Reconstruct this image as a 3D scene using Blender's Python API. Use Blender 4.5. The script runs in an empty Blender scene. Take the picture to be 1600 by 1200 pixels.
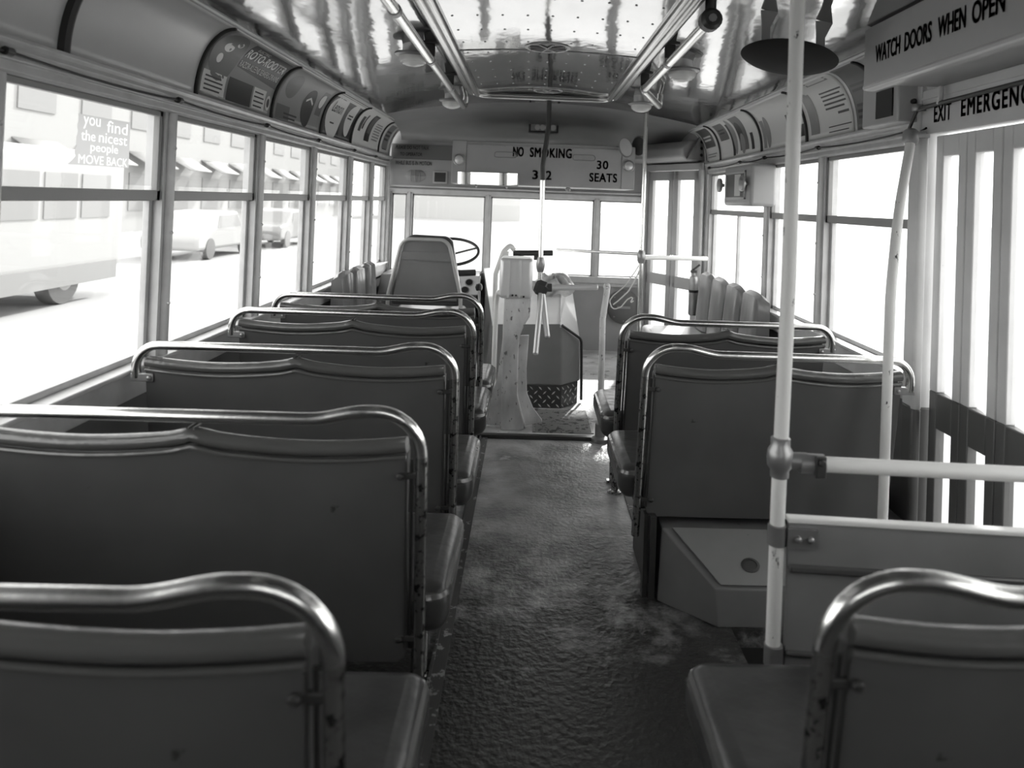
import bpy, bmesh, math, random
from mathutils import Vector, Matrix
random.seed(7)
PI = math.pi
sc = bpy.context.scene
COL = sc.collection

# ------------------------------------------------------------------ camera
EYE = 1.36
RIGHT = Vector((0.998927723, -0.028749176, 0.036288962))
DOWN = Vector((0.036645095, 0.011958941, -0.999256784))
FWD = Vector((0.028293832, 0.999515117, 0.012999634))
CX, CY, FPX = 862.45, 299.62, 1160.0
cam_d = bpy.data.cameras.new('camera')
cam = bpy.data.objects.new('camera', cam_d); COL.objects.link(cam)
m = Matrix((RIGHT, -DOWN, -FWD)).transposed().to_4x4()
m.translation = Vector((0, 0, EYE))
cam.matrix_world = m
cam_d.sensor_fit = 'HORIZONTAL'; cam_d.sensor_width = 36
cam_d.lens = FPX / 1600 * 36
cam_d.shift_x = (800 - CX) / 1600
cam_d.shift_y = (CY - 600) / 1600
cam_d.clip_start = 0.02; cam_d.clip_end = 500
cam_d.dof.use_dof = True
cam_d.dof.focus_distance = 3.6
cam_d.dof.aperture_fstop = 3.2
sc.camera = cam

# ------------------------------------------------------------------ sky, sun, exposure
w = bpy.data.worlds.new('sky'); sc.world = w; w.use_nodes = True
bg = w.node_tree.nodes['Background']
bg.inputs['Color'].default_value = (1.0, 1.0, 0.985, 1)
bg.inputs['Strength'].default_value = 3.4
sun_d = bpy.data.lights.new('sun', 'SUN'); sun_d.energy = 7.0; sun_d.angle = 0.03
sun_d.color = (1, 1, 0.98)
sun = bpy.data.objects.new('sun', sun_d); COL.objects.link(sun)
sun.rotation_euler = Vector((-0.30, -1.0, -0.62)).to_track_quat('-Z', 'Y').to_euler()
sc.view_settings.view_transform = 'Standard'
sc.view_settings.look = 'None'
sc.view_settings.exposure = 0.0
sc.view_settings.gamma = 1.0
sc.view_settings.use_curve_mapping = False

# ------------------------------------------------------------------ materials
def mat(name, col, rough=0.5, metal=0.0, spec=0.5, wear=None, bump=None, coat=0.0, stretch=(1, 1, 1), var=0.0, vscale=4.0):
    """col is a grey value; wear=(other grey, threshold, scale); bump=(scale, strength)"""
    M = bpy.data.materials.new(name); M.use_nodes = True
    nt = M.node_tree; N = nt.nodes; Lk = nt.links
    b = N['Principled BSDF']
    c = (col, col, col * 0.985, 1)
    b.inputs['Base Color'].default_value = c
    b.inputs['Roughness'].default_value = rough
    b.inputs['Metallic'].default_value = metal
    b.inputs['Specular IOR Level'].default_value = spec
    b.inputs['Coat Weight'].default_value = coat
    tc = N.new('ShaderNodeTexCoord'); mp = N.new('ShaderNodeMapping')
    mp.inputs['Scale'].default_value = stretch
    Lk.new(tc.outputs['Object'], mp.inputs['Vector'])
    src = None
    if var:
        n = N.new('ShaderNodeTexNoise'); n.inputs['Scale'].default_value = vscale; n.inputs['Detail'].default_value = 6
        Lk.new(mp.outputs['Vector'], n.inputs['Vector'])
        r = N.new('ShaderNodeMapRange')
        r.inputs['From Min'].default_value = 0.3; r.inputs['From Max'].default_value = 0.7
        r.inputs['To Min'].default_value = max(0, col * (1 - var)); r.inputs['To Max'].default_value = min(1, col * (1 + var))
        Lk.new(n.outputs['Fac'], r.inputs['Value']); src = r.outputs['Result']
        Lk.new(src, b.inputs['Base Color'])
    if wear:
        g, th, s = wear
        n = N.new('ShaderNodeTexNoise'); n.inputs['Scale'].default_value = s; n.inputs['Detail'].default_value = 8
        n.inputs['Roughness'].default_value = 0.65
        Lk.new(mp.outputs['Vector'], n.inputs['Vector'])
        r = N.new('ShaderNodeMapRange'); r.inputs['From Min'].default_value = th; r.inputs['From Max'].default_value = th + 0.03
        Lk.new(n.outputs['Fac'], r.inputs['Value'])
        mx = N.new('ShaderNodeMix'); mx.data_type = 'RGBA'
        Lk.new(r.outputs['Result'], mx.inputs['Factor'])
        if src: Lk.new(src, mx.inputs['A'])
        else: mx.inputs['A'].default_value = c
        mx.inputs['B'].default_value = (g, g, g, 1)
        Lk.new(mx.outputs['Result'], b.inputs['Base Color'])
    if bump:
        n = N.new('ShaderNodeTexNoise'); n.inputs['Scale'].default_value = bump[0]; n.inputs['Detail'].default_value = 4
        Lk.new(mp.outputs['Vector'], n.inputs['Vector'])
        bp = N.new('ShaderNodeBump'); bp.inputs['Strength'].default_value = bump[1]; bp.inputs['Distance'].default_value = 0.02
        Lk.new(n.outputs['Fac'], bp.inputs['Height']); Lk.new(bp.outputs['Normal'], b.inputs['Normal'])
    return M

def glass(name, tint=0.97):
    M = bpy.data.materials.new(name); M.use_nodes = True
    nt = M.node_tree; N = nt.nodes; Lk = nt.links
    N.remove(N['Principled BSDF'])
    t = N.new('ShaderNodeBsdfTransparent'); t.inputs['Color'].default_value = (tint, tint, tint, 1)
    g = N.new('ShaderNodeBsdfGlossy'); g.inputs['Roughness'].default_value = 0.02
    lw = N.new('ShaderNodeLayerWeight'); lw.inputs['Blend'].default_value = 0.5
    pw = N.new('ShaderNodeMath'); pw.operation = 'POWER'; pw.inputs[1].default_value = 5
    f = N.new('ShaderNodeMath'); f.operation = 'MULTIPLY_ADD'; f.inputs[1].default_value = 0.45; f.inputs[2].default_value = 0.015
    Lk.new(lw.outputs['Facing'], pw.inputs[0]); Lk.new(pw.outputs[0], f.inputs[0])
    mx = N.new('ShaderNodeMixShader')
    Lk.new(f.outputs[0], mx.inputs[0]); Lk.new(t.outputs[0], mx.inputs[1]); Lk.new(g.outputs[0], mx.inputs[2])
    Lk.new(mx.outputs[0], N['Material Output'].inputs['Surface'])
    return M

PANEL = mat('seat_panel_paint', 0.11, 0.25, 0, 0.45, wear=(0.05, 0.70, 14), var=0.12, vscale=3, bump=(2.5, 0.06))
CHROME = mat('polished_tube', 0.92, 0.22, 1.0, bump=(60, 0.02))
CHIPTUBE = mat('chipped_tube', 0.55, 0.22, 0.95, wear=(0.06, 0.545, 60))
POSTP = mat('worn_post_paint', 0.72, 0.4, 0, 0.5, wear=(0.18, 0.60, 42), var=0.3, vscale=9, stretch=(1, 1, .45))
SEATTUBE = mat('driver_seat_tube', 0.45, 0.35, 0.2)
SEATBACK = mat('driver_seat_back', 0.17, 0.35, 0, 0.5, var=0.15)
VINYL = mat('dark_vinyl', 0.06, 0.28, 0, 0.6, var=0.3, vscale=6, bump=(18, 0.15))
ROLL = mat('roll_vinyl', 0.12, 0.16, 0.1, 0.8, bump=(25, 0.1))
GREYVINYL = mat('grey_vinyl', 0.22, 0.25, 0, 0.6, var=0.25, vscale=5, bump=(12, 0.2), stretch=(1, 1, 0.25))
PALEVINYL = mat('pale_vinyl', 0.62, 0.3, 0, 0.6, var=0.1)
STEEL = mat('grey_steel', 0.35, 0.35, 0.6, var=0.15)
DARKSTEEL = mat('dark_steel', 0.06, 0.4, 0.3)
BLACK = mat('black_enamel', 0.02, 0.35)
RUBBER = mat('black_rubber', 0.025, 0.55)
FLOOR = mat('worn_floor_falloff', 0.40, 0.34, 0, 0.7, wear=(0.55, 0.62, 8), var=0.5, vscale=6, bump=(45, 0.35))
def floor_falloff(M):
    # pale worn covering from the third bench forward; foreground light falloff painted near-black behind it, ragged edge
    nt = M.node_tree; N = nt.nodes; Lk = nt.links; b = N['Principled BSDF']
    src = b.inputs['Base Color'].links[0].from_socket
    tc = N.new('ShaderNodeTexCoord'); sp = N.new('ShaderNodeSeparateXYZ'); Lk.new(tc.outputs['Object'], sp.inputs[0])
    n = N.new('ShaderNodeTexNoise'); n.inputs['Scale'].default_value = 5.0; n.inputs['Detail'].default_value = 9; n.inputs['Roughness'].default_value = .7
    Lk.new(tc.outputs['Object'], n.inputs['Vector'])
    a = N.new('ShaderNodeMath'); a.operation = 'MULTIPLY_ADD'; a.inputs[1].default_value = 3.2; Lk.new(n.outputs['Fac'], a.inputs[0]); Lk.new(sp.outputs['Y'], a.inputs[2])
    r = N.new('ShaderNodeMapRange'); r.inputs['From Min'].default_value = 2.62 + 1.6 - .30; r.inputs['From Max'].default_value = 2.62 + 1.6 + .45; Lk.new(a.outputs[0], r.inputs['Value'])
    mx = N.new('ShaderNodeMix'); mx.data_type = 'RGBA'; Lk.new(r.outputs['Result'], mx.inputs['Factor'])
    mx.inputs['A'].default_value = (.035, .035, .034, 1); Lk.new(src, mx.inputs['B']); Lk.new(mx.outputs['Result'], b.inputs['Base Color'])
floor_falloff(FLOOR)
FRONTFLOOR = mat('front_floor', 0.5, 0.5, 0, 0.4, wear=(0.18, 0.58, 9), var=0.3, vscale=5, bump=(40, 0.3))
WALL = mat('wall_paint', 0.46, 0.4, 0, 0.5, var=0.07, vscale=2)
WALLDARK = mat('wall_paint_dark', 0.14, 0.4, 0, 0.5, var=0.15, vscale=3)
COVE = mat('cove_paint', 0.52, 0.32, 0, 0.5, var=0.06, vscale=2, wear=(0.2, 0.73, 20))
TRIM = mat('sash_metal', 0.56, 0.35, 0.15, var=0.1, vscale=12)
TRIMDARK = mat('sash_channel', 0.30, 0.45, 0.1)
CEIL = mat('ceiling_sheet', 0.46, 0.075, 0.92, bump=(2.6, 0.22), stretch=(1.0, 0.6, 1), var=0.08, vscale=6)
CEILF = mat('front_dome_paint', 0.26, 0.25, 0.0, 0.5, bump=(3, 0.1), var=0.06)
SIGNP = mat('sign_paint', 0.40, 0.4, 0, 0.5, var=0.05, vscale=5)
WHITE = mat('white_enamel', 0.90, 0.3, 0, 0.5, wear=(0.08, 0.70, 22), stretch=(1, 1, 0.35))
WHITECHIP = mat('white_enamel_chipped', 0.90, 0.35, 0, 0.5, wear=(0.05, 0.63, 34), stretch=(1, 1, 0.5))
DOORP = mat('door_paint', 0.74, 0.4, 0, 0.5, wear=(0.1, 0.72, 25), var=0.1)
DOORD = mat('door_paint_dark', 0.13, 0.4, 0, 0.5, wear=(0.3, 0.74, 25))
GLASS = glass('window_glass')
LENS = mat('frosted_lens', 0.75, 0.25, 0, 0.6)
INK = mat('black_ink', 0.012, 0.5)
PAPER = mat('card_paper', 0.66, 0.42, 0, 0.3)
PAPERG = mat('card_grey', 0.24, 0.42, 0, 0.3)
PAPERD = mat('card_dark', 0.02, 0.42, 0, 0.3)
PAPERM = mat('card_midgrey', 0.11, 0.42, 0, 0.3)
PALEINK = mat('pale_ink', 0.70, 0.4)
MIRROR = mat('mirror_glass', 0.9, 0.02, 1.0)
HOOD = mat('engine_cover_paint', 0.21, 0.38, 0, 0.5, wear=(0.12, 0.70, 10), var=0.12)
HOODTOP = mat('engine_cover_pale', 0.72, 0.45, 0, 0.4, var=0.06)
ALU = mat('cast_aluminium', 0.78, 0.32, 0.35, var=0.05)
ROAD = mat('road_concrete', 0.34, 0.8, 0, 0.2, var=0.06, vscale=0.3)
BUILD = mat('building_render', .34, 0.8, 0, 0.2)
BUILDW = mat('building_window', .22, 0.3)
VEHP = mat('vehicle_pale', .33, 0.4)
VEHG = mat('vehicle_grey', .22, 0.35)
VEHD = mat('vehicle_dark', .13, 0.5)
CORD = mat('cotton_cord', 0.75, 0.8)

# ------------------------------------------------------------------ helpers
def V(*a): return Vector(a)

def at(u, v, X=None, Y=None, Z=None):
    d = RIGHT * ((u - CX) / FPX) + DOWN * ((v - CY) / FPX) + FWD
    if Y is not None: t = Y / d.y
    elif X is not None: t = X / d.x
    else: t = (Z - EYE) / d.z
    return Vector((0, 0, EYE)) + d * t

def tag(o, label, cat, group=None):
    o['label'] = label; o['category'] = cat
    if group: o['group'] = group
    return o

def empty(name, loc, label=None, cat=None, group=None, rz=0):
    o = bpy.data.objects.new(name, None); COL.objects.link(o)
    o.location = loc; o.rotation_euler = (0, 0, rz); o.empty_display_size = 0.05
    if label: tag(o, label, cat, group)
    return o

def fillet(pts, r, n=6, closed=False):
    pts = [Vector(p) for p in pts]; out = []
    k = len(pts)
    rng = range(k) if closed else range(1, k - 1)
    if not closed: out.append(pts[0])
    for i in rng:
        p, a, b = pts[i], pts[i - 1], pts[(i + 1) % k]
        u = (a - p); v = (b - p); lu, lv = u.length, v.length
        u /= lu; v /= lv
        ang = u.angle(v)
        if ang > PI - 0.02: out.append(p); continue
        rr = r[i] if isinstance(r, (list, tuple)) else r
        d = min(rr / math.tan(ang / 2), lu * 0.49, lv * 0.49)
        rr = d * math.tan(ang / 2)
        s, e = p + u * d, p + v * d
        c = p + (u + v).normalized() * (rr / math.sin(ang / 2))
        A, Bv = s - c, e - c
        th = A.angle(Bv)
        for j in range(n + 1):
            t = j / n
            q = (A * math.sin((1 - t) * th) + Bv * math.sin(t * th)) / math.sin(th)
            out.append(c + q)
    if not closed: out.append(pts[-1])
    return out

class MB:
    def __init__(s): s.v = []; s.f = []
    def add(s, vs, fs):
        o = len(s.v); s.v += [tuple(x) for x in vs]; s.f += [tuple(i + o for i in q) for q in fs]; return s
    def box(s, x0, x1, y0, y1, z0, z1):
        vs = [(x, y, z) for z in (z0, z1) for y in (y0, y1) for x in (x0, x1)]
        return s.add(vs, [(0, 2, 3, 1), (4, 5, 7, 6), (0, 1, 5, 4), (2, 6, 7, 3), (0, 4, 6, 2), (1, 3, 7, 5)])
    def obox(s, c, size, ax=None):
        c = Vector(c); X, Y, Z = ax or (V(1, 0, 0), V(0, 1, 0), V(0, 0, 1))
        a, b, d = [q / 2 for q in size]
        vs = [c + X * (a * i) + Y * (b * j) + Z * (d * k) for k in (-1, 1) for j in (-1, 1) for i in (-1, 1)]
        return s.add(vs, [(0, 2, 3, 1), (4, 5, 7, 6), (0, 1, 5, 4), (2, 6, 7, 3), (0, 4, 6, 2), (1, 3, 7, 5)])
    def tube(s, pts, r, n=12, closed=False, cap=True, flat=None):
        pts = [Vector(p) for p in pts]; k = len(pts)
        T = []
        for i in range(k):
            if closed: t = pts[(i + 1) % k] - pts[i - 1]
            else: t = pts[min(i + 1, k - 1)] - pts[max(i - 1, 0)]
            T.append(t.normalized())
        ref = V(0, 0, 1) if abs(T[0].z) < 0.9 else V(1, 0, 0)
        nrm = (ref - T[0] * ref.dot(T[0])).normalized()
        vs = []; fs = []
        for i in range(k):
            nrm = (nrm - T[i] * nrm.dot(T[i])).normalized()
            bi = T[i].cross(nrm)
            R = r[i] if isinstance(r, (list, tuple)) else r
            fl = flat or 1.0
            for j in range(n):
                a = 2 * PI * j / n
                vs.append(pts[i] + nrm * (R * math.cos(a)) + bi * (R * fl * math.sin(a)))
        rng = k if closed else k - 1
        for i in range(rng):
            for j in range(n):
                a = i * n + j; b = i * n + (j + 1) % n
                c = ((i + 1) % k) * n + (j + 1) % n; d = ((i + 1) % k) * n + j
                fs.append((a, b, c, d))
        if cap and not closed:
            fs.append(tuple(range(n - 1, -1, -1))); fs.append(tuple((k - 1) * n + j for j in range(n)))
        return s.add(vs, fs)
    def lathe(s, prof, c, ax=(0, 0, 1), n=24, sx=1.0):
        ax = Vector(ax).normalized(); c = Vector(c)
        ref = V(0, 0, 1) if abs(ax.z) < 0.9 else V(1, 0, 0)
        a = (ref - ax * ref.dot(ax)).normalized(); b = ax.cross(a)
        vs = []; fs = []; k = len(prof)
        for (r, h) in prof:
            for j in range(n):
                t = 2 * PI * j / n
                vs.append(c + ax * h + a * (r * math.cos(t)) + b * (r * sx * math.sin(t)))
        for i in range(k - 1):
            for j in range(n):
                fs.append((i * n + j, i * n + (j + 1) % n, (i + 1) * n + (j + 1) % n, (i + 1) * n + j))
        fs.append(tuple(range(n - 1, -1, -1))); fs.append(tuple((k - 1) * n + j for j in range(n)))
        return s.add(vs, fs)
    def prism(s, poly, fn, d):
        """poly: list of 2D; fn(a, b, depth)->3D"""
        k = len(poly)
        vs = [fn(a, b, 0) for a, b in poly] + [fn(a, b, d) for a, b in poly]
        fs = [tuple(range(k - 1, -1, -1)), tuple(range(k, 2 * k))]
        for i in range(k): fs.append((i, (i + 1) % k, k + (i + 1) % k, k + i))
        return s.add(vs, fs)
    def grid(s, fn, nu, nv):
        vs = [fn(i / nu, j / nv) for j in range(nv + 1) for i in range(nu + 1)]
        fs = [(j * (nu + 1) + i, j * (nu + 1) + i + 1, (j + 1) * (nu + 1) + i + 1, (j + 1) * (nu + 1) + i) for j in range(nv) for i in range(nu)]
        return s.add(vs, fs)
    def build(s, name, material, parent=None, smooth=True, bevel=0, seg=2, solid=0, world=False, sub=0):
        me = bpy.data.meshes.new(name); me.from_pydata(s.v, [], s.f); me.validate()
        bm = bmesh.new(); bm.from_mesh(me); bmesh.ops.recalc_face_normals(bm, faces=bm.faces); bm.to_mesh(me); bm.free()
        me.materials.append(material)
        o = bpy.data.objects.new(name, me); COL.objects.link(o)
        if parent:
            o.parent = parent
            if world: o.matrix_parent_inverse = parent.matrix_basis.inverted()
        if solid:
            q = o.modifiers.new('solid', 'SOLIDIFY'); q.thickness = solid; q.offset = 0
        if bevel:
            q = o.modifiers.new('bevel', 'BEVEL'); q.width = bevel; q.segments = seg; q.limit_method = 'ANGLE'; q.angle_limit = 0.6
        if sub:
            q = o.modifiers.new('sub', 'SUBSURF'); q.levels = sub; q.render_levels = sub
        if smooth:
            for p in me.polygons: p.use_smooth = True
            me.set_sharp_from_angle(angle=0.7)
        return o

def struct(name, mb, material, parent=None, **kw):
    o = mb.build(name, material, parent, **kw)
    if not parent: o['kind'] = 'structure'
    return o

def text_geo(s, w, h, bold=0.0, spacing=1.0, line=1.0):
    """mesh of a text scaled into the box 0..w, 0..h"""
    cu = bpy.data.curves.new('t', 'FONT'); cu.body = s; cu.size = 1; cu.offset = bold; cu.space_character = spacing
    cu.space_line = line; cu.align_x = 'CENTER'
    cu.resolution_u = 3
    ob = bpy.data.objects.new('t', cu); COL.objects.link(ob)
    dg = bpy.context.evaluated_depsgraph_get(); dg.update()
    me = ob.evaluated_get(dg).to_mesh()
    vs = [v.co.copy() for v in me.vertices]; fs = [tuple(p.vertices) for p in me.polygons]
    ob.evaluated_get(dg).to_mesh_clear()
    bpy.data.objects.remove(ob); bpy.data.curves.remove(cu)
    x0 = min(v.x for v in vs); x1 = max(v.x for v in vs); y0 = min(v.y for v in vs); y1 = max(v.y for v in vs)
    return [((v.x - x0) / (x1 - x0) * w, (v.y - y0) / (y1 - y0) * h) for v in vs], fs

def lettering(mb, s, fn, w, h, a0=0, b0=0, bold=0.0, spacing=1.0, line=1.0):
    """fn(a,b)->3D; text sits at a0..a0+w, b0..b0+h"""
    vs, fs = text_geo(s, w, h, 0, spacing, line)
    e = min(bold, .045) * h * .75                                # stroke weight: the same outline laid a hair apart
    for dx, dy in (((-e, -e), (e, -e), (-e, e), (e, e)) if e else ((0, 0),)):
        mb.add([fn(a0 + x + dx, b0 + y + dy) for x, y in vs], fs)
    return mb

def copy_tree(o, parent=None):
    c = o.copy(); COL.objects.link(c)
    if parent:
        c.parent = parent; c.matrix_parent_inverse = o.matrix_parent_inverse.copy()
    for ch in list(o.children): copy_tree(ch, c)
    return c

# ------------------------------------------------------------------ main dimensions
WL, WR = -1.297, 1.442
Z_SILL, Z_MID, Z_HEAD, Z_AD = 0.767, 1.335, 1.625, 1.715
Y_BACK, Y_FRONT = -0.9, 6.80
CTR = 0.0725
def zceil(x): return 2.115 - 0.135 * ((x - CTR) / 1.22) ** 2

# ================================================================== SETTING
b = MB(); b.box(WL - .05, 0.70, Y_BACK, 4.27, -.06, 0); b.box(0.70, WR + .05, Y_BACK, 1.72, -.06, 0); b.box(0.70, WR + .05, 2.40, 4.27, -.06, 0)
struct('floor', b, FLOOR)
b = MB(); b.box(WL - .05, WR + .05, 4.27, Y_FRONT + .05, -.06, 0.012)
struct('floor_front', b, FRONTFLOOR)
b = MB(); b.box(-.60, .62, 4.245, 4.285, 0.0, 0.022)
struct('trim_1', b, DARKSTEEL, bevel=.004)
# stepwell of the rear door
b = MB(); b.box(.70, WR + .05, 1.72, 2.40, -.34, -.30); b.box(.68, .70, 1.72, 2.40, -.34, -.002); b.box(.70, WR + .05, 1.70, 1.72, -.34, -.06); b.box(.70, WR + .05, 2.40, 2.42, -.34, -.06)
struct('floor_stepwell', b, RUBBER)

# ---- side walls below the windows
b = MB(); b.box(WL - .07, WL, Y_BACK, Y_FRONT, -.06, .70)
struct('wall_left', b, WALLDARK)
b = MB(); b.box(WL - .06, WL, Y_BACK, .0, Z_SILL, Z_HEAD); b.box(WR, WR + .06, Y_BACK, -.02, Z_SILL, Z_HEAD)
struct('wall_rear_sides', b, WALL)
b = MB(); b.box(WL - .07, WL + .012, Y_BACK, Y_FRONT, .66, .755); b.box(WL - .07, WL + .03, Y_BACK, Y_FRONT, .752, Z_SILL)
struct('trim_2', b, TRIM, bevel=.004)
b = MB(); b.box(WR, WR + .07, 2.735, 6.02, -.06, .70); b.box(WR, WR + .07, Y_BACK, 1.62, -.06, .70)
struct('wall_right', b, WALLDARK)
b = MB()
for y0, y1 in ((2.735, 6.02), (Y_BACK, 1.62)):
    b.box(WR - .012, WR + .07, y0, y1, .66, .755); b.box(WR - .03, WR + .07, y0, y1, .752, Z_SILL)
struct('trim_3', b, TRIM, bevel=.004)
b = MB()
for q in ((WL - .07, WR + .07, -.06, 1.25), (WL - .07, WR + .07, 1.60, 2.2), (WL - .07, -.75, 1.25, 1.60), (.90, WR + .07, 1.25, 1.60)): b.box(q[0], q[1], Y_BACK - .05, Y_BACK, q[2], q[3])
struct('wall_back', b, WALLDARK)
b = MB(); b.box(-.75, .90, Y_BACK - .03, Y_BACK - .026, 1.25, 1.60); struct('window_30', b, GLASS, smooth=False)  # unseen rear window, added to let light onto the pole and seat backs

# ---- letter boards above the windows (header) and cove
def header(side, y0, y1, name):
    X = WL if side < 0 else WR; s = -side                       # s points to the aisle
    prof = [(-.07, Z_HEAD), (.004, Z_HEAD), (.012, Z_HEAD + .008), (.012, Z_HEAD + .03), (.018, Z_HEAD + .034), (.018, Z_AD - .03), (.03, Z_AD - .022),
            (.036, Z_AD - .012), (.03, Z_AD), (-.07, Z_AD)]
    b = MB(); b.prism(prof, lambda a, z, d: (X + s * a, y0 + d, z), y1 - y0)
    return struct(name, b, TRIM, smooth=False, bevel=.002)
header(-1, Y_BACK, Y_FRONT - .02, 'trim_4'); header(1, 2.70, 6.05, 'trim_5'); header(1, Y_BACK, 1.62, 'trim_6')
def cove_pt(side, y, t, off=0.0):
    """t 0..1 from bottom to top, off towards the aisle"""
    a = t * PI / 2
    X = WL if side < 0 else WR; s = -side
    top = 0.265
    x = .15 * (1 - math.cos(a)); z = top * math.sin(a)
    nx, nz = math.cos(a), -math.sin(a) * .55
    return V(X + s * (x + off * nx), y, Z_AD + z + off * nz)
for side, nm, y0, y1 in ((-1, 'wall_left_cove', Y_BACK, 6.75), (1, 'wall_right_cove', 2.58, 6.15), (1, 'wall_right_cove_rear', Y_BACK, 1.29)):
    b = MB(); b.grid(lambda u, v: cove_pt(side, y0 + (y1 - y0) * u, v), 24, 12)
    struct(nm, b, COVE, solid=.004)
# crease moulding between cove and ceiling
for i, side in enumerate((-1, 1)):
    b = MB(); p = cove_pt(side, 0, 1)
    b.obox((p.x - side * .0, 2.95, p.z + .004), (.03, 7.6, .012)); b.tube([(p.x - side * .016, Y_BACK, p.z), (p.x - side * .016, 6.7 if side < 0 else 6.1, p.z)], .006, 8)
    struct('trim_%d' % (7 + i), b, TRIM)

# ---- ceiling with its front dome
XL, XR = cove_pt(-1, 0, 1).x, cove_pt(1, 0, 1).x
def ceil_fn(u, v):
    x = XL + (XR - XL) * u
    if v < .5:
        return V(x, Y_BACK + (5.7 - Y_BACK) * v * 2, zceil(x))
    t = (v - .5) * 2 * PI / 2
    k = 1 - .25 * abs((u - .5) * 2) ** 3 * math.sin(t)
    return V(x, 5.7 + 1.08 * math.sin(t) * k, zceil(x) - (zceil(x) - 1.85) * (1 - math.cos(t)))
b = MB(); b.grid(lambda u, v: ceil_fn(u, v * .5), 32, 30)
struct('ceiling', b, CEIL)
b = MB(); b.grid(lambda u, v: ceil_fn(u, .5 + v * .5), 32, 20)
struct('ceiling_front_dome', b, CEILF)
b = MB(); b.box(WL - .07, WR + .07, Y_BACK, Y_FRONT, 2.2, 2.26)
struct('ceiling_roof', b, WALLDARK)

# ---- raised centre panel of the ceiling
DL, DR, DY = -.372, .490, 4.86
def zduct(x): return 2.045 + .018 * (1 - ((x - .06) / .43) ** 2)
b = MB(); b.grid(lambda u, v: (DL + (DR - DL) * u, Y_BACK + (DY - Y_BACK) * v, zduct(DL + (DR - DL) * u)), 12, 30)
for yy in [1.4 + .235 * i for i in range(15)]:
    for k in range(9):
        x = DL + .05 + (DR - DL - .1) * k / 8
        b.lathe([(.0052, 0), (.005, -.0015), (.003, -.003)], (x, yy, zduct(x)), n=8)
for yy in (2.05, 3.45):
    b.tube([V(DL + .01 + (DR - DL - .02) * q / 12, yy, zduct(DL + .01 + (DR - DL - .02) * q / 12)) for q in range(13)], .004, 6)
struct('ceiling_panel', b, CEIL)
pth = fillet([(DL, Y_BACK, 2.04), (DL, DY, 2.04), (DR, DY, 2.04), (DR, Y_BACK, 2.04)], .09, 8)
b = MB(); b.tube(pth, .021, 10); b.tube([p + V((p.x - .06) / .43 * .045, (.045 if p.y > 4.7 else 0), .018) for p in pth], .024, 10)
struct('trim_9', b, mat('duct_moulding', .5, .18, .8))

# ---- pillars between the side windows
LM = [0.02, 0.92, 1.81, 2.68, 3.568, 4.43, 5.32, 6.05, 6.70]
RM = [2.725, 3.63, 4.468, 5.96]
n_tr = 10
for X, s, ys in ((WL, 1, LM), (WR, -1, RM + [0.0, .85, 1.58])):
    for y in ys:
        b = MB()
        b.box(*sorted((X - s * .06, X + s * .004)), y - .034, y + .034, Z_SILL, Z_HEAD)
        b.tube([(X + s * .004, y + .006, Z_SILL), (X + s * .004, y + .006, Z_HEAD)], .021, 12)
        for zz in (.95, 1.2, 1.5): b.lathe([(.006, 0), (.006, .006), (.003, .009)], (X + s * .022, y, zz), (s, 0, 0), 8)
        struct('trim_%d' % n_tr, b, TRIM); n_tr += 1

# ---- side windows: two sashes each
def sash_window(n, X, s, ya, yb, zmid=Z_MID, extra=None):
    o = empty('window_%d' % n, (X, (ya + yb) / 2, Z_SILL)); o['kind'] = 'structure'
    ya += .034; yb -= .034
    def fr(z0, z1, xo, name, m_, ra, rb):
        b = MB(); x0, x1 = sorted((X - s * (xo + .022), X - s * xo)); w_ = .022
        b.box(x0, x1, ya, ya + w_, z0, z1); b.box(x0, x1, yb - w_, yb, z0, z1)
        b.box(x0, x1, ya, yb, z0, z0 + ra); b.box(x0, x1, ya, yb, z1 - rb, z1)
        if extra and name == 'lower_sash': b.box(x0, x1, extra - .012, extra + .012, z0, z1)
        b.build(name, m_, o, world=True, bevel=.002)
        g = MB(); xm = (x0 + x1) / 2
        g.box(xm - .002, xm + .002, ya + .015, yb - .015, z0 + .01, z1 - .01)
        g.build('glass_pane', GLASS, o, world=True, smooth=False)
    fr(Z_SILL, zmid + .012, .028, 'lower_sash', TRIM, .02, .036)
    fr(zmid - .022, Z_HEAD, .004, 'upper_sash', TRIMDARK, .036, .018)
    return o
wn = 1
for i in range(len(LM) - 1):
    sash_window(wn, WL, 1, LM[i], LM[i + 1]); wn += 1
for ya, yb, ex in ((2.725, 3.63, None), (3.63, 4.468, None), (4.468, 5.96, 5.22), (0.0, .85, None), (.85, 1.58, None)):
    sash_window(wn, WR, -1, ya, yb, Z_MID - .008, ex); wn += 1

# ---- front wall, windscreen
FX0, FX1 = WL, 1.075
b = MB(); b.box(FX0 - .07, FX1, Y_FRONT, Y_FRONT + .06, -.06, .63)
b.box(FX0 - .07, FX1 + .03, Y_FRONT, Y_FRONT + .06, 1.40, 2.2)
struct('wall_front', b, SIGNP)
b = MB(); b.box(FX0, FX1, Y_FRONT - .05, Y_FRONT + .06, .63, .69); b.box(FX0, FX1, Y_FRONT - .035, Y_FRONT, .60, .63)
b.box(FX0, FX1 + .03, Y_FRONT - .03, Y_FRONT + .06, 1.385, 1.43); b.box(FX0, FX1 + .03, Y_FRONT - .05, Y_FRONT, 1.445, 1.46)
struct('trim_40', b, TRIM, bevel=.004)
for i, x in enumerate((WL + .015, -1.098, -.386, .609, FX1)):
    b = MB(); b.box(x - .026, x + .026, Y_FRONT - .03, Y_FRONT + .05, .66, 1.40); b.box(x - .01, x + .01, Y_FRONT - .042, Y_FRONT - .03, .66, 1.40)
    struct('trim_%d' % (41 + i), b, TRIM, bevel=.003)
WX = [WL + .015, -1.098, -.386, .609, FX1]
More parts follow.
